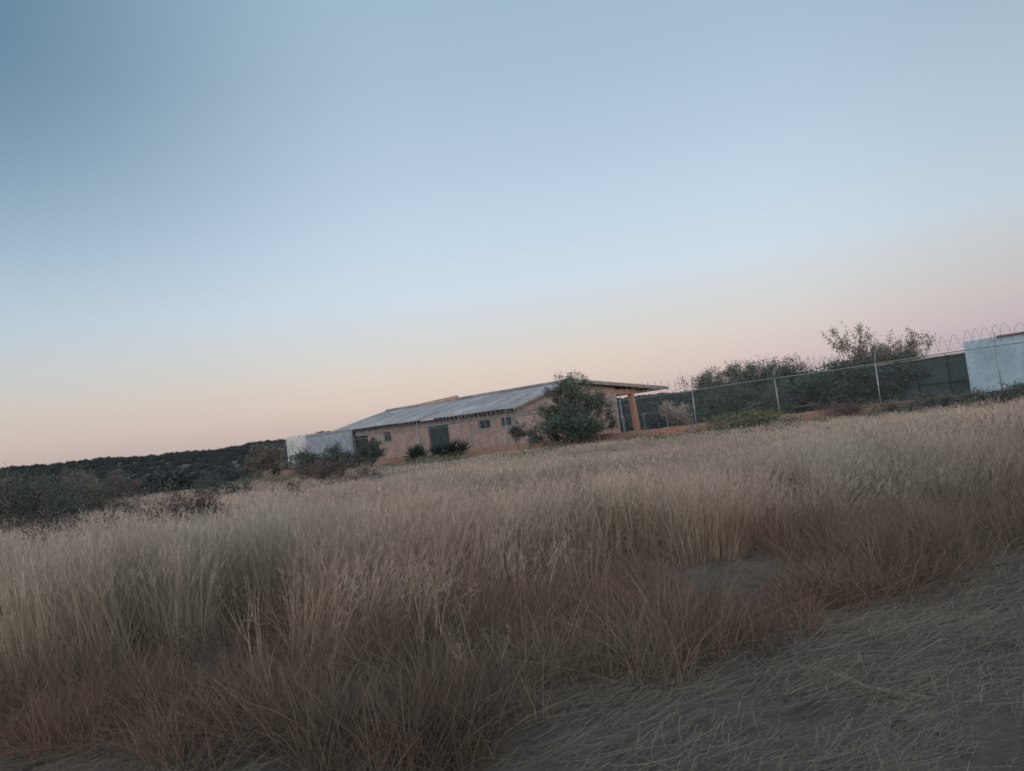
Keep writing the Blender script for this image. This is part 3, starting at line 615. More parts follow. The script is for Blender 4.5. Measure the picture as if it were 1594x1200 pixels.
# yuccas before the middle doorway
def yucca(px, y, top, wpx, label, seed):
    rd = random.Random(seed); foot = at_depth(px, hor(px) + EYE * F / y, y); base = Vector((foot.x, y, 0))
    r_ = ray(px, top); h = EYE + r_.z * y / r_.y; w = wpx * y / F
    r = empty('yucca', base, 0); tag(r, label, 'plant', 'spiky yuccas in front of the doorway')
    tb = MB(); stems = [(Vector((rd.uniform(-.3, .3) * w, rd.uniform(-.2, .2) * w, 0)), rd.uniform(.30, .5) * h) for _ in range(3)]
    for s, sh in stems: tb.tube([s * .3, s + Vector((0, 0, sh))], [.12, .09], 7)
    tb.build('trunk', M_bark, r); lf = MB()
    for s, sh in stems:
        for i in range(95):
            a = rd.uniform(0, 6.283); e = rd.uniform(-.5, 1.4); Ln = .62 * h * rd.uniform(.75, 1.05)
            d = Vector((math.cos(a) * math.cos(e), math.sin(a) * math.cos(e), math.sin(e))); c = s + Vector((0, 0, sh + rd.uniform(-.15, .1)))
            q = d.cross(Vector((rd.uniform(-1, 1), rd.uniform(-1, 1), 1))).normalized() * .035
            m_ = c + d * Ln * .5; t_ = c + d * Ln + Vector((0, 0, -.04))
            lf.add([c - q * .6, c + q * .6, m_ + q, m_ - q, t_], [(0, 1, 2, 3), (3, 2, 4)])
    lf.build('leaves', L_dark, r)
yucca(655, 54, 684, 30, 'spiky dark yucca at the left side of the middle doorway', 3)
yucca(713, 53, 680, 32, 'spiky dark yucca at the right side of the middle doorway', 4)
yucca(688, 56, 690, 30, 'low spiky yucca between the two others at the middle doorway', 5)

# scrub on the far ridge and the wild ground
def scrub_src(name, n, s):
    C = rng.normal(0, 1, (n, 3)); C /= np.linalg.norm(C, axis=1)[:, None]; C *= rng.uniform(.35, 1, n)[:, None] ** .5
    lump = 1 + .35 * np.sin(C[:, :1] * 5 + s) * np.cos(C[:, 1:2] * 4 + s); C = C * lump * np.array([1, 1, .75]) + np.array([0, 0, .6])
    a = rng.normal(0, 1, (n, 3)); a /= np.linalg.norm(a, axis=1)[:, None]; b_ = np.cross(a, rng.normal(0, 1, (n, 3))); b_ /= np.linalg.norm(b_, axis=1)[:, None]
    a *= .085; b_ *= .055
    return merge_mesh(name, [(np.stack([C - a, C - b_, C + a, C + b_], 1).reshape(-1, 3), (np.arange(n) * 4)[:, None] + np.arange(4)[None, :], np.repeat(rng.uniform(0, 1, n), 4))], [L_far])
scrubs = [scrub_src('scrub_%d' % i, 1500, i * 1.7) for i in range(5)]
n0 = 9000; rr = np.sqrt(rng.uniform(70 ** 2, 540 ** 2, n0)); az = rng.uniform(R(-50), R(50), n0); az = np.where(rng.random(n0) < .0, az, az)
x, y = rr * np.sin(az), rr * np.cos(az); fsd = fence_side(x, y)
along = (x - FA.x) * FD.x + (y - FA.y) * FD.y
k = np.where(along > 72, rr > 70, fsd > 34); x, y, rr = x[k], y[k], rr[k]
keep = (vnoise(x, y, 40, 7) > .18) | (rr > 300); x, y, rr = x[keep], y[keep], rr[keep]
xa = rng.uniform(-52, -24, 240); ya = rng.uniform(44, 82, 240)
kk = (fence_side(xa, ya) < -3) & (xa / ya < -.36) & (ya > 48 + 10 * vnoise(xa, ya, 8, 3)); xa, ya = xa[kk], ya[kk]
x = np.concatenate([x, xa]); y = np.concatenate([y, ya]); n = len(x)
z = np.array([hill_h(a, b_) for a, b_ in zip(x, y)]) - .2
s = rng.uniform(.8, 2.0, n) * np.where(np.hypot(x, y) > 350, 1.0, .9)
scatter('scrub', np.stack([x, y, z], 1), np.stack([np.zeros(n), np.zeros(n), rng.uniform(0, 6.28, n)], 1), np.stack([s, s, s * rng.uniform(.6, 1.0, n)], 1), rng.integers(0, 5, n), scrubs, 'dark thorn scrub covering the low ridge and the far ground', 'scrub')

def weed_src(name, n, s):
    C = rng.normal(0, 1, (n, 3)) * np.array([.42, .42, .0]); C[:, 2] = np.abs(rng.normal(0, .38, n)) * (1 - .5 * np.clip(np.hypot(C[:, 0], C[:, 1]), 0, 1))
    a = rng.normal(0, 1, (n, 3)) + np.array([0, 0, 1.2]); a /= np.linalg.norm(a, axis=1)[:, None]; b_ = np.cross(a, rng.normal(0, 1, (n, 3))); b_ /= np.linalg.norm(b_, axis=1)[:, None]
    a *= .075; b_ *= .018
    return merge_mesh(name, [(np.stack([C - a, C - b_, C + a, C + b_], 1).reshape(-1, 3), (np.arange(n) * 4)[:, None] + np.arange(4)[None, :], np.repeat(rng.uniform(0, 1, n), 4))], [L_olive])
weeds = [weed_src('weed_%d' % i, 500, i) for i in range(4)]
n0 = 5200; x = rng.uniform(-34, 30, n0); y = rng.uniform(16, 66, n0); fsd = fence_side(x, y)
k = (fsd < -6) & (fsd > -21) & (vnoise(x, y, 2.4, 21) - .02 * np.abs(fsd) > .40) ; x, y = x[k], y[k]; n = len(x); hw = rng.uniform(.5, 1.25, n)
scatter('low_weeds', np.stack([x, y, np.zeros(n)], 1), np.stack([np.zeros(n), np.zeros(n), rng.uniform(0, 6.28, n)], 1), np.stack([hw, hw, hw * rng.uniform(.55, 1.0, n)], 1), rng.integers(0, 4, n), weeds,
        'low grey green weeds mixed into the grass before the brick wall', 'weeds')

# ------------------------------------------------------------------ low brick wall and the fence on it
T0, T1 = -16.0, 72.0
fr = math.atan2(FD.y, FD.x)                     # local X runs along the fence, local Y towards the viewer is +
def fence_local(name, label, cat):
    o = empty(name, (FA.x, FA.y, 0), fr); tag(o, label, cat); return o
side = 1 if (Matrix.Rotation(fr, 2) @ Vector((0, 1))).dot(FN) < 0 else -1      # local +Y*side faces the viewer
WT = 0.70
b = MB(); nx = 88; top = []
for i in range(nx):
    x0, x1 = T0 + (T1 - T0) * i / nx, T0 + (T1 - T0) * (i + 1) / nx
    b.box(x0, x1 - .0, -.10, .10, -.2, WT + random.uniform(-.035, .02))
w = b.build('low_brick_wall', M_redbrick); w.location = (FA.x, FA.y, 0); w.rotation_euler = (0, 0, fr)
tag(w, 'low red brick wall under the chain link fence, worn along its top', 'wall')

fence = fence_local('chain_link_fence', 'long galvanised chain link fence with coiled razor wire on top', 'fence')
RAIL = on(FA, FD, 1555, 538)[1]
t0p = on(FA, FD, 1555, 575)[0]
sp_post = 5.27
post_mb = MB(); post_mb.tube([(0, 0, .3), (0, 0, RAIL + .03)], .035, 8); post = post_mb.build('post', M_galv, fence, True)
arm_mb = MB(); ay = -.26 * side; arm_mb.tube([(0, 0, RAIL + .02), (0, ay * .35, RAIL + .2), (0, ay, RAIL + .62)], .024, 6); arm = arm_mb.build('arm', M_galvd, post, True)
posts = [t0p + sp_post * i for i in range(-3, 14)]
for i, t in enumerate(posts):
    if i == 0: post.location = (t, 0, 0); continue
    p = post.copy(); COL.objects.link(p); p.parent = fence; p.location = (t, 0, random.uniform(-.02, .02)); p.rotation_euler = (random.gauss(0, .012), random.gauss(0, .012), 0)
    a = arm.copy(); COL.objects.link(a); a.parent = p
b = MB(); pts = []
for i in range(90):
    t = T0 + (70 - T0) * i / 89; pts.append((t, .0, RAIL + .02 * math.sin(t * .6)))
b.tube(pts, .027, 6); b.build('top_rail', M_galv, fence, True)
# woven wire: two families of thin diagonal wires
b = MB(); c = .085; H0, H1 = WT + .01, RAIL
hgt = H1 - H0; k = 0; t = T0
VV = []; FF = []
nW = int((70 - T0) / c)
for sgn in (1, -1):
    for i in range(nW):
        xa_ = T0 + i * c; xb_ = xa_ + sgn * hgt
        lo_, hi_ = xa_, xb_; z0_, z1_ = H0, H1
        if xb_ > 70: z1_ = H0 + (70 - xa_); xb_ = 70
        if xb_ < T0: z1_ = H0 + (xa_ - T0); xb_ = T0
        r_ = .0022; n_ = len(VV)
        VV += [(xa_ - r_, .004 * sgn, z0_), (xa_ + r_, .004 * sgn, z0_), (xb_ + r_, .004 * sgn, z1_), (xb_ - r_, .004 * sgn, z1_)]; FF.append((n_, n_ + 1, n_ + 2, n_ + 3))
mesh_obj('wire_mesh', VV, FF, M_galvd, fence)
# concertina coil
b = MB(); pts = []; rc = .36; pitch = .44; yo = -.15 * side; nst = 20
nl = int((70 - T0) / pitch)
for i in range(nl * nst):
    a = 2 * math.pi * i / nst; t = T0 + pitch * i / nst; wv = vnoise(np.array([t]), np.array([0.]), 1.1, 5)[0]; rj = rc * (.86 + .3 * wv)
    pts.append((t - .12 * math.cos(a) * side * (.7 + .8 * wv) + .09 * math.sin(t * 2.3) + .05 * math.sin(t * 5.1), yo + rj * math.cos(a), RAIL + .52 + .07 * math.sin(t * 1.3) + .03 * math.sin(t * 4.1) + rj * 1.02 * math.sin(a)))
b.tube(pts, .0085, 3); b.build('razor_wire', M_wire, fence)
b = MB()
for zz, yy_ in ((RAIL + .2, ay * .35), (RAIL + .42, ay * .7), (RAIL + .6, ay)):
    b.tube([(T0 + i, yy_, zz + .02 * math.sin(i * .9)) for i in range(int(70 - T0))], .003, 3)
b.build('strand', M_wire, fence)

# rear fence of the yard
rf = empty('rear_fence', (0, 0, 0)); tag(rf, 'thin wire fence with low pale posts far behind the yard', 'fence')
A_ = at_depth(1003, 640, 80); B_ = at_depth(1262, 604, 54.5); rp = MB()
first = None
for f in np.linspace(-.2, 1.3, 9):
    p = A_.lerp(B_, f); pm = MB(); pm.tube([(p.x, p.y, 0), (p.x, p.y, 1.9)], .05, 6); pm.build('post', M_galv, rf)
for hz in (1.2, 1.85):
    q0, q1 = A_.lerp(B_, -.2), A_.lerp(B_, 1.3); m_ = MB(); m_.tube([(q0.x, q0.y, hz), ((q0.x + q1.x) / 2, (q0.y + q1.y) / 2, hz - .03), (q1.x, q1.y, hz)], .012, 4); m_.build('wire', M_galv, rf)

# ------------------------------------------------------------------ the brick building
P1 = at_depth(803, hor(803), 58.0); BA = Vector((P1.x, P1.y)); BD = FD.copy()
BN = FN.copy()                                     # into the building
br = math.atan2(BD.y, BD.x)
sd_ = -1 if (Matrix.Rotation(br, 2) @ Vector((0, 1))).dot(BN) > 0 else 1
bld = empty('brick_building', (BA.x, BA.y, 0), br); tag(bld, 'long single storey brick building with a grey corrugated gable roof', 'building')
I = -1.0 if (Matrix.Rotation(br, 2) @ Vector((0, 1))).dot(BN) < 0 else 1.0   # local y = I*depth goes inwards
def bl(px, py, depth=0.0): return on(BA + BN * depth, BD, px, py)            # along-wall, height on a plane at this depth
ov = .45
ue_r, ze_r = bl(799, 634.5, -ov); ue_l, ze_l = bl(509, 673.5, -ov)
# ridge depth from the gable: intersect the gable plane x=0
gx, _ = on(BA, BN, 885, 592); RD = gx; zr_r = on(BA, BN, 885, 592)[1]
ur_l, zr_l = bl(585, 642, RD)
BDp, zb_r = on(BA, BN, 1034, 603)
GW = on(BA, BN, 963, 660)[0]
print('BLD eave', ue_r, ze_r, ue_l, ze_l, 'ridge depth', RD, zr_r, ur_l, zr_l, 'back', BDp, zb_r, 'gable', GW, 'RAIL', RAIL, 'posts', t0p)
UL = (ue_l + ur_l) / 2
LEN = ue_l - .3
def eave_z(u): return ze_r + (ze_l - ze_r) * u / ue_l
def ridge_z(u): return zr_r + (zr_l - zr_r) * u / ur_l
def roof_z(u, dpt): f = (dpt + ov) / (RD + ov); return eave_z(u) * (1 - f) + ridge_z(u) * f
def wall_panel(u0, u1, ztop, ops, dpt, thick, z0=-.1):
    """wall in the local frame with real openings; ztop(u) may slope"""
    us = sorted({u0, u1, *[o[0] for o in ops], *[o[1] for o in ops]}); zs = sorted({z0, *[o[2] for o in ops], *[o[3] for o in ops]}) + [None]
    mb = MB(); ya_, yb_ = I * dpt, I * (dpt + thick)
    isop = lambda i, j: any(o[0] <= us[i] and us[i + 1] <= o[1] and zs[j + 1] is not None and o[2] <= zs[j] and zs[j + 1] <= o[3] for o in ops)
    for i in range(len(us) - 1):
        for j in range(len(zs) - 1):
            if isop(i, j): continue
            a_, c_ = us[i], us[i + 1]; zl = zs[j]; t0_, t1_ = (zs[j + 1],) * 2 if zs[j + 1] is not None else (ztop(a_), ztop(c_))
            mb.add([(a_, ya_, zl), (c_, ya_, zl), (c_, ya_, t1_), (a_, ya_, t0_), (a_, yb_, zl), (c_, yb_, zl), (c_, yb_, t1_), (a_, yb_, t0_)], [(0, 1, 2, 3), (4, 7, 6, 5)])
            if i == 0 or isop(i - 1, j): mb.add([(a_, ya_, zl), (a_, ya_, t0_), (a_, yb_, t0_), (a_, yb_, zl)], [(0, 1, 2, 3)])
            if i == len(us) - 2 or isop(i + 1, j): mb.add([(c_, ya_, zl), (c_, yb_, zl), (c_, yb_, t1_), (c_, ya_, t1_)], [(0, 1, 2, 3)])
            if j == 0 or isop(i, j - 1): mb.add([(a_, ya_, zl), (a_, yb_, zl), (c_, yb_, zl), (c_, ya_, zl)], [(0, 1, 2, 3)])
            if zs[j + 1] is None or isop(i, j + 1): mb.add([(a_, ya_, t0_), (c_, ya_, t1_), (c_, yb_, t1_), (a_, yb_, t0_)], [(0, 1, 2, 3)])
    return mb
def span(pa, pb, ymid): return sorted((bl(pa, ymid)[0], bl(pb, ymid)[0]))
D1 = span(552, 574, 695); D2 = span(668, 700, 685)
W1 = span(597, 608.5, 680); W2 = span(744.5, 763, 659); W3 = span(779, 797, 655)
ops = [(D1[0], D1[1], .02, bl(563, 679)[1]), (D2[0], D2[1], .02, bl(684, 663)[1]),
       (W1[0], W1[1], bl(603, 687.5)[1], bl(603, 673)[1]), (W2[0], W2[1], bl(754, 667.5)[1], bl(754, 651.5)[1]), (W3[0], W3[1], bl(788, 663.5)[1], bl(788, 648)[1])]
wall_panel(0, LEN, lambda u: roof_z(u, 0) - .30, ops, 0, .25).build('front_wall', M_brick, bld)
# concrete tie beam and pilasters, proud of the brick
def beam_z(u): return roof_z(u, 0) - .30
mb = MB(); bh = .42
segs_ = [0, *sorted([v for o in (ops[0], ops[1]) for v in (o[0] - .3, o[1] + .3)]), LEN]
mb.add([(0, -I * .03, beam_z(0) - bh), (LEN, -I * .03, beam_z(LEN) - bh), (LEN, -I * .03, beam_z(LEN)), (0, -I * .03, beam_z(0)),
        (0, -I * .003, beam_z(0) - bh), (LEN, -I * .003, beam_z(LEN) - bh), (LEN, -I * .003, beam_z(LEN)), (0, -I * .003, beam_z(0))],
       [(0, 1, 2, 3), (4, 7, 6, 5), (0, 4, 5, 1), (3, 2, 6, 7), (0, 3, 7, 4), (1, 5, 6, 2)])
mb.build('tie_beam', M_concrete, bld)
for px in (582, 655, 735, 771, 803.5):
    u = bl(px, hor(px))[0]; u = max(u, .16); mb = MB(); ww = .16 if px < 800 else .15
    mb.box(u - ww, u + ww, *sorted((-I * .02, -I * .004)), -.1, beam_z(u) - bh - .01); mb.build('pilaster', M_concrete, bld)
for (o, nm, mt) in ((ops[0], 'door', M_door), (ops[1], 'door', M_door)):
    mb = MB(); y_ = I * .16; mb.box(o[0] + .01, o[1] - .01, *sorted((y_, y_ + I * .04)), .03, o[3] - .02); dd_ = mb.build(nm, mt, bld)
    for sgn in (.33, .66):
        m3 = MB(); uu = o[0] + (o[1] - o[0]) * sgn; m3.box(uu - .03, uu + .03, *sorted((y_ - I * .02, y_ - I * .002)), .05, o[3] - .05); m3.build('frame_bar', M_darkgreen, dd_)
    m2_ = MB(); m2_.box(o[0] - .2, o[1] + .2, *sorted((-I * .055, -I * .032)), o[3] + .03, o[3] + .18); m2_.build('lintel', M_galvd, bld)
for o in ops[2:]:
    wnd = MB(); y_ = I * .12; fw = .05
    wnd.box(o[0], o[0] + fw, *sorted((y_, y_ + I * .05)), o[2], o[3]); wnd.box(o[1] - fw, o[1], *sorted((y_, y_ + I * .05)), o[2], o[3])
    wnd.box(o[0] + fw, o[1] - fw, *sorted((y_, y_ + I * .05)), o[3] - fw, o[3]); wnd.box(o[0] + fw, o[1] - fw, *sorted((y_, y_ + I * .05)), o[2], o[2] + fw)
    um = (o[0] + o[1]) / 2; wnd.box(um - .02, um + .02, *sorted((y_, y_ + I * .05)), o[2] + fw, o[3] - fw)
    fr_ = wnd.build('window', M_galvd, bld)
    pn = MB(); pn.box(o[0] + .01, o[1] - .01, *sorted((y_ + I * .055, y_ + I * .07)), o[2] + .01, o[3] - .01); pn.build('pane', M_door, fr_)
    sl = MB(); sl.box(o[0] - .08, o[1] + .08, *sorted((-I * .06, I * .05)), o[2] - .09, o[2] - .004); sl.build('sill', M_concrete, fr_)
# gable wall on the right, end of the front wall; upper triangle above the tie beam
def gable_z(dp):
    if dp <= RD: return roof_z(0, dp) - .12
    return zr_r + (zb_r - zr_r) * (dp - RD) / (BDp - RD) - .12
mb = MB(); dps = [.26, RD * .5, RD, (RD + GW) / 2, GW]
for i in range(4):
    a_, c_ = I * dps[i], I * dps[i + 1]
    mb.add([(0, a_, -.1), (0, c_, -.1), (0, c_, gable_z(dps[i + 1])), (0, a_, gable_z(dps[i])), (.25, a_, -.1), (.25, c_, -.1), (.25, c_, gable_z(dps[i + 1])), (.25, a_, gable_z(dps[i]))],
           [(0, 1, 2, 3), (4, 7, 6, 5), (3, 2, 6, 7)] + ([(1, 5, 6, 2)] if i == 3 else []) + ([(0, 3, 7, 4)] if i == 0 else []))
mb.build('gable_wall', M_brick, bld)
mb = MB(); mb.box(-.03, -.004, *sorted((I * .0, I * GW)), beam_z(0) - bh, beam_z(0)); mb.build('tie_beam', M_concrete, bld)
for dp in (.14, GW * .5, GW - .15):
    mb = MB(); mb.box(-.02, -.004, *sorted((I * (dp - .14), I * (dp + .14))), -.1, beam_z(0) - bh - .01); mb.build('pilaster', M_concrete, bld)
mb = MB(); mb.box(.01, LEN, *sorted((I * GW, I * (GW + .2))), -.1, gable_z(GW) - .05); mb.build('rear_wall', M_brick, bld)
mb = MB(); mb.box(LEN - .25, LEN - .005, *sorted((I * .26, I * (GW - .01))), -.1, eave_z(LEN) - .4)
mb.add([(LEN - .25, I * .26, eave_z(LEN) - .4), (LEN - .25, I * GW, eave_z(LEN) - .4), (LEN - .25, I * RD, ridge_z(LEN) - .1), (LEN, I * .26, eave_z(LEN) - .4), (LEN, I * GW, eave_z(LEN) - .4), (LEN, I * RD, ridge_z(LEN) - .1)],
       [(0, 1, 2), (3, 5, 4), (0, 2, 5, 3), (1, 4, 5, 2)])
mb.build('side_wall', M_brick, bld)
# corrugated roof slopes
def slope(u0, u1, d0, d1, zf, name, mat, nd=6):
    nu = int((u1 - u0) / .055); us = np.linspace(u0, u1, nu); ds = np.linspace(d0, d1, nd)
    V = []; 
    for d_ in ds:
        for u in us: V.append((u, I * d_, zf(u, d_) + .022 * math.sin(2 * math.pi * u / .22) + .02 * math.sin(u * .9 + d_) ))
    V = np.array(V); n_ = len(V); Vb = V.copy(); Vb[:, 2] -= .02
    g = np.arange((nd - 1) * (nu - 1)); r_, c_ = g // (nu - 1), g % (nu - 1); a_ = r_ * nu + c_
    Fc = np.stack([a_, a_ + 1, a_ + nu + 1, a_ + nu], 1); Fb = Fc[:, ::-1] + n_
    e = np.arange(nu - 1); E1 = np.stack([e, e + n_, e + 1 + n_, e + 1], 1); o_ = (nd - 1) * nu; E2 = E1[:, ::-1] + o_
    rr_ = np.arange(nd - 1) * nu; E3 = np.stack([rr_, rr_ + nu, rr_ + nu + n_, rr_ + n_], 1); E4 = E3[:, ::-1] + nu - 1
    return mesh_obj(name, np.concatenate([V, Vb]), np.concatenate([Fc, Fb, E1, E2, E3, E4]), mat, bld)
UR = -.45
slope(UR, ue_l, -ov, RD, roof_z, 'roof_slope', M_roof)
def back_z(u, d_): f = (d_ - RD) / (BDp - RD); return ridge_z(u) + (zb_r - zr_r) * f
slope(UR, ue_l, RD + .01, BDp, back_z, 'roof_slope', M_roof)
mb = MB(); mb.tube([(UR, I * RD, ridge_z(UR) + .03), (ue_l, I * RD, ridge_z(ue_l) + .03)], .10, 8); mb.build('ridge_cap', M_roof, bld)
# verge boards of the gable
def board(d0, d1, z0, z1, hgt, name, mat, u=UR):
    mb = MB(); mb.prism([(u - .05, I * d0, z0 - hgt), (u - .05, I * d1, z1 - hgt), (u - .05, I * d1, z1), (u - .05, I * d0, z0)], [(u - .005, I * d0, z0 - hgt), (u - .005, I * d1, z1 - hgt), (u - .005, I * d1, z1), (u - .005, I * d0, z0)])
    return mb.build(name, mat, bld)
board(-ov, RD, roof_z(UR, -ov) - .03, roof_z(UR, RD) - .03, .13, 'verge_board', M_concrete)
board(RD + .005, BDp, zr_r + .05, back_z(UR, BDp) + .04, .30, 'verge_board', M_concrete)
# rafters under the eave
rmb = MB(); rmb.box(-.06, .06, *sorted((-I * (ov - .03), -I * .06)), -.24, .0)
raf = None
for i in range(52):
    u = .1 + i * (LEN - .2) / 51
    if raf is None: raf = rmb.build('rafter', M_oldwood, bld); o = raf
    else: o = raf.copy(); COL.objects.link(o); o.parent = bld
    o.location = (u, 0, roof_z(u, -ov) - .07)
# porch under the far slope: pillar, tie beam, purlins
pd = on(BA, BN, 992, 640)[0]
mb = MB(); pz = gable_z(pd) - .2
mb.prism([(.02, I * (pd + .24), 0), (.46, I * (pd + .24), 0), (.46, I * (pd - .24), 0), (.02, I * (pd - .24), 0)][::1],
         [(.10, I * (pd - .04), pz), (.52, I * (pd - .04), pz), (.52, I * (pd - .46), pz), (.10, I * (pd - .46), pz)])
tag(mb.build('pillar', M_pillar, bld), 'leaning orange clay brick pillar')
mb = MB(); mb.box(.06, .5, *sorted((I * GW, I * (pd + .5))), gable_z(pd) - .62, gable_z(pd) - .14); mb.build('porch_beam', M_pillar, bld)
for f in (.0, .35, .7, 1.0):
    dd = GW + (BDp - GW) * f - (.1 if f == 1 else 0); mb = MB(); mb.box(UR + .05, LEN, *sorted((I * (dd - .05), I * (dd + .05))), back_z(0, dd) - .18, back_z(0, dd) - .05); mb.build('purlin', M_deadwood, bld)
for u in (LEN * .33, LEN * .66, LEN - .3):
    mb = MB(); mb.box(u - .2, u + .2, *sorted((I * (BDp - 1.0), I * (BDp - .6))), 0, back_z(u, BDp - .8) - .2); mb.build('pillar', M_concrete, bld)
# raised rusty vent on the ridge
va, _ = bl(712, 620, RD); vb_, _ = bl(645, 632, RD)
mb = MB(); zt0 = bl(709, 615.5, RD)[1]; zt1 = bl(648, 629.5, RD)[1]
mb.prism([(va, I * (RD - .6), ridge_z(va) - .10), (va, I * (RD + .6), ridge_z(va) - .1), (va, I * RD, zt0)], [(vb_, I * (RD - .6), ridge_z(vb_) - .12), (vb_, I * (RD + .6), ridge_z(vb_) - .12), (vb_, I * RD, max(zt1, ridge_z(vb_) + .12))])
tag(mb.build('ridge_vent', M_rust, bld), 'raised rust brown vent along the ridge')

# ------------------------------------------------------------------ annex at the left end
def bl2(px, py, off): return on(BA - BN * off, BD, px, py)
u_r, zr_ = bl2(544, 668, .7); u_m, zm_ = bl2(476, 676.5, .7); u_l, zl_ = bl2(446, 681, .7)
ax = empty('plastered_annex', (BA.x, BA.y, 0), br); tag(ax, 'flat roofed plastered annex, grey and whitewashed, left of the brick building', 'building')
def blk(u0, u1, za, zb, off, dep, name, mat, parent):
    m_ = MB(); ya_, yb_ = -I * off, I * dep
    m_.prism([(u0, ya_, -.1), (u1, ya_, -.1), (u1, ya_, zb), (u0, ya_, za)], [(u0, yb_, -.1), (u1, yb_, -.1), (u1, yb_, zb), (u0, yb_, za)]); return m_.build(name, mat, parent)
gap = LEN + .5
blk(u_r, u_m, zr_, zm_, .7, -.45, 'grey_wall', M_bluegrey, ax)
blk(u_m + .01, u_l, zm_ + .03, zl_, .78, 5.0, 'whitewashed_wall', M_whitewash, ax)
blk(gap, u_m, zm_ - .3, zm_ - .3, .44, 5.0, 'rear_block', M_bluegrey, ax)
mb = MB(); mb.box(u_r + .05, u_m - .02, *sorted((-I * .76, -I * .703)), zm_ - .28, zm_ - .18); mb.build('drip_ledge', M_concrete, ax)

# ------------------------------------------------------------------ dark shed and white building on the right
def fl(px, py, off): return on(FA + FN * off, FD, px, py)
def right_block(name, label, off, dep, pa, pb, za_, zb_, mat):
    root = empty(name, (FA.x, FA.y, 0), fr); tag(root, label, 'building')
    yo0, yo1 = -side * off, -side * (off + dep); m_ = MB(); ua, ub = fl(pa, hor(pa), off)[0], fl(pb, hor(pb), off)[0]
    m_.prism([(ua, yo0, -.1), (ub, yo0, -.1), (ub, yo0, zb_), (ua, yo0, za_)], [(ua, yo1, -.1), (ub, yo1, -.1), (ub, yo1, zb_), (ua, yo1, za_)])
    m_.build('wall', mat, root); return root, ua, ub, yo0
zA = fl(1507, 531, 2.0)[1]; zB = fl(1590, 520, 2.0)[1]
wb, ua, ub, yo = right_block('white_building', 'whitish blue plastered building with speckled peeling walls behind the fence on the right', 2.0, 6, 1508, 1800, zA, (zA + zB) / 2, M_plaster_w)
u_t = fl(1552, 525, 2.0)[0]; mb = MB(); zc = (zA + zB) / 2
mb.box(min(ub, u_t), max(ub, u_t), *sorted((yo + side * .12, yo - side * .5)), zc + .003, zc + .08); tag(mb.build('coping', M_tile, wb), 'brown clay tile coping')
zS = fl(1500, 550.5, 5.5)[1]
sh, ua, ub, yo = right_block('dark_shed', 'low dark green sheet metal shed left of the white building', 5.5, 4, 1340, 1530, zS, zS, M_darkgreen)
mb = MB(); mb.box(min(ua, ub) - .1, max(ua, ub) + .1, *sorted((yo + side * .15, yo - side * 4.1)), zS + .003, zS + .07); mb.build('roof_sheet', M_concrete, sh)
for f in (.25, .5, .75):
    uu = ua + (ub - ua) * f; mb = MB(); mb.box(uu - .04, uu + .04, *sorted((yo + side * .05, yo + side * .004)), 0, zS - .01); mb.build('upright', M_door, sh)
mb = MB(); mb.box(min(ua, ub), max(ua, ub), *sorted((yo + side * .09, yo + side * .054)), zS * .48, zS * .48 + .05); mb.build('cross_rail', M_door, sh)

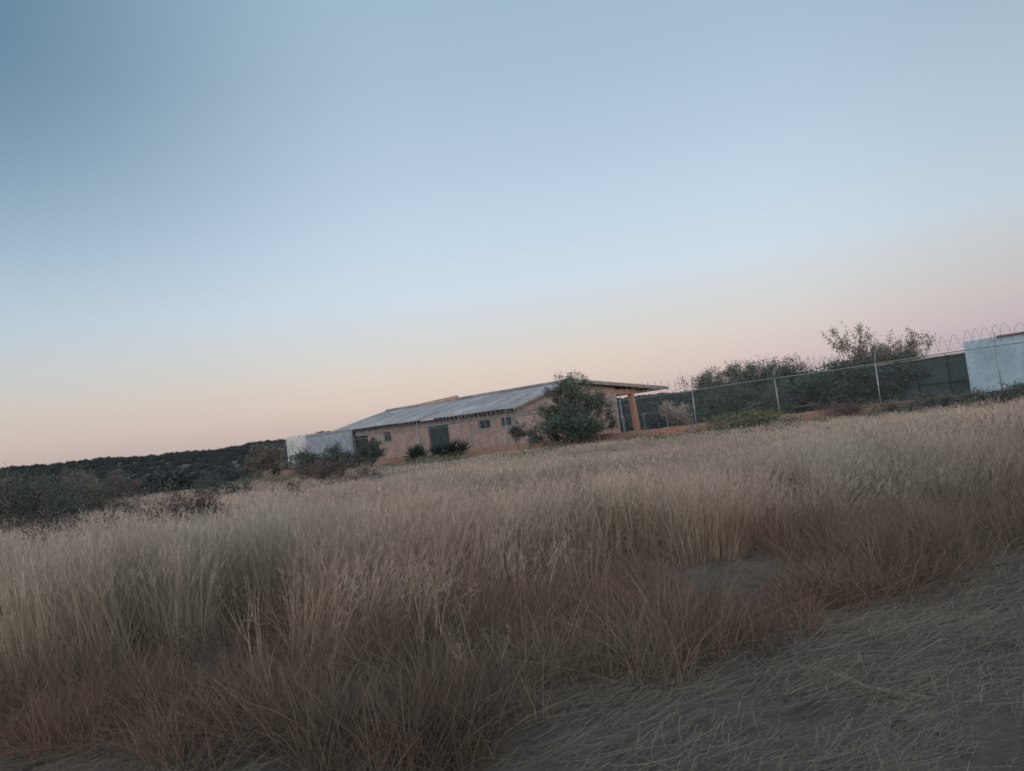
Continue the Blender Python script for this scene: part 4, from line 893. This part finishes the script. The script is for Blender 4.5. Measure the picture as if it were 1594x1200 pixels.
# ------------------------------------------------------------------ small things in the foreground
p = ground_at(1402, 1135); b = bmesh.new(); bmesh.ops.create_icosphere(b, subdivisions=3, radius=.028)
for v in b.verts: v.co = Vector((v.co.x * 1.5, v.co.y, v.co.z * .6)) * (1 + .18 * math.sin(v.co.x * 90 + 1) * math.cos(v.co.y * 70))
me = bpy.data.meshes.new('stone'); b.to_mesh(me); b.free(); me.materials.append(M_stone); o = bpy.data.objects.new('stone', me); COL.objects.link(o); o.location = (p.x, p.y, .018)
tag(o, 'small dark stone lying on the dirt track', 'stone')
def pebble(name):
    b = bmesh.new(); bmesh.ops.create_icosphere(b, subdivisions=2, radius=1)
    for v in b.verts: v.co = Vector((v.co.x * random.uniform(.85, 1.2), v.co.y * random.uniform(.75, 1.05), v.co.z * .55))
    me = bpy.data.meshes.new(name); b.to_mesh(me); b.free(); me.materials.append(M_path); return bpy.data.objects.new(name, me)
pebs = [pebble('pebble_%d' % i) for i in range(4)]
n0 = 2600; x = rng.uniform(-3, 9, n0); y = rng.uniform(2.2, 9, n0); k = (edge_dist(x, y) < .3) | clear(x, y); x, y = x[k], y[k]; n = len(x)
sz = .0035 + .012 * rng.random(n) ** 3.5
scatter('gravel', np.stack([x, y, .004 + sz * .2], 1), rng.uniform(0, 3.1, (n, 3)) * np.array([.1, .1, 2]), np.stack([sz] * 3, 1), rng.integers(0, 4, n), pebs, 'small dirt clods and pebbles on the track', 'gravel')
# bundle of straw pressed down by a wheel
def bundle(path, n, w, name, label):
    V = []; Fq = []; Tn = []; P = [ground_at(*q) for q in path]
    for i in range(n):
        o_ = random.gauss(0, w); st = random.uniform(0, .55); en = st + random.uniform(.3, .6); k_ = len(V); pts = []
        for j in range(7):
            f = min(.999, st + (en - st) * j / 6) * (len(P) - 1); a_ = P[int(f)].lerp(P[min(int(f) + 1, len(P) - 1)], f - int(f))
            d = (P[min(int(f) + 1, len(P) - 1)] - P[int(f)]).normalized(); nrm = Vector((-d.y, d.x, 0))
            q = a_ + nrm * (o_ + .02 * math.sin(j * 1.3 + i)); q.z = .012 + .035 * math.exp(-(o_ / w) ** 2) * random.uniform(.6, 1) ; pts.append((q, nrm))
        for q, nrm in pts: V += [tuple(q - nrm * .002), tuple(q + nrm * .002)]
        for j in range(6): Fq.append((k_ + 2 * j, k_ + 2 * j + 1, k_ + 2 * j + 3, k_ + 2 * j + 2))
        Tn += [random.random() * .6 + .4] * 14
    o = mesh_obj(name, V, Fq, G_straw, attr=Tn); tag(o, label, 'straw', kind='stuff')
bundle([(1235, 1045), (1290, 1056), (1340, 1078), (1400, 1093), (1450, 1098)], 170, .028, 'straw_bundle', 'pale ridge of pressed straw on the dirt track')
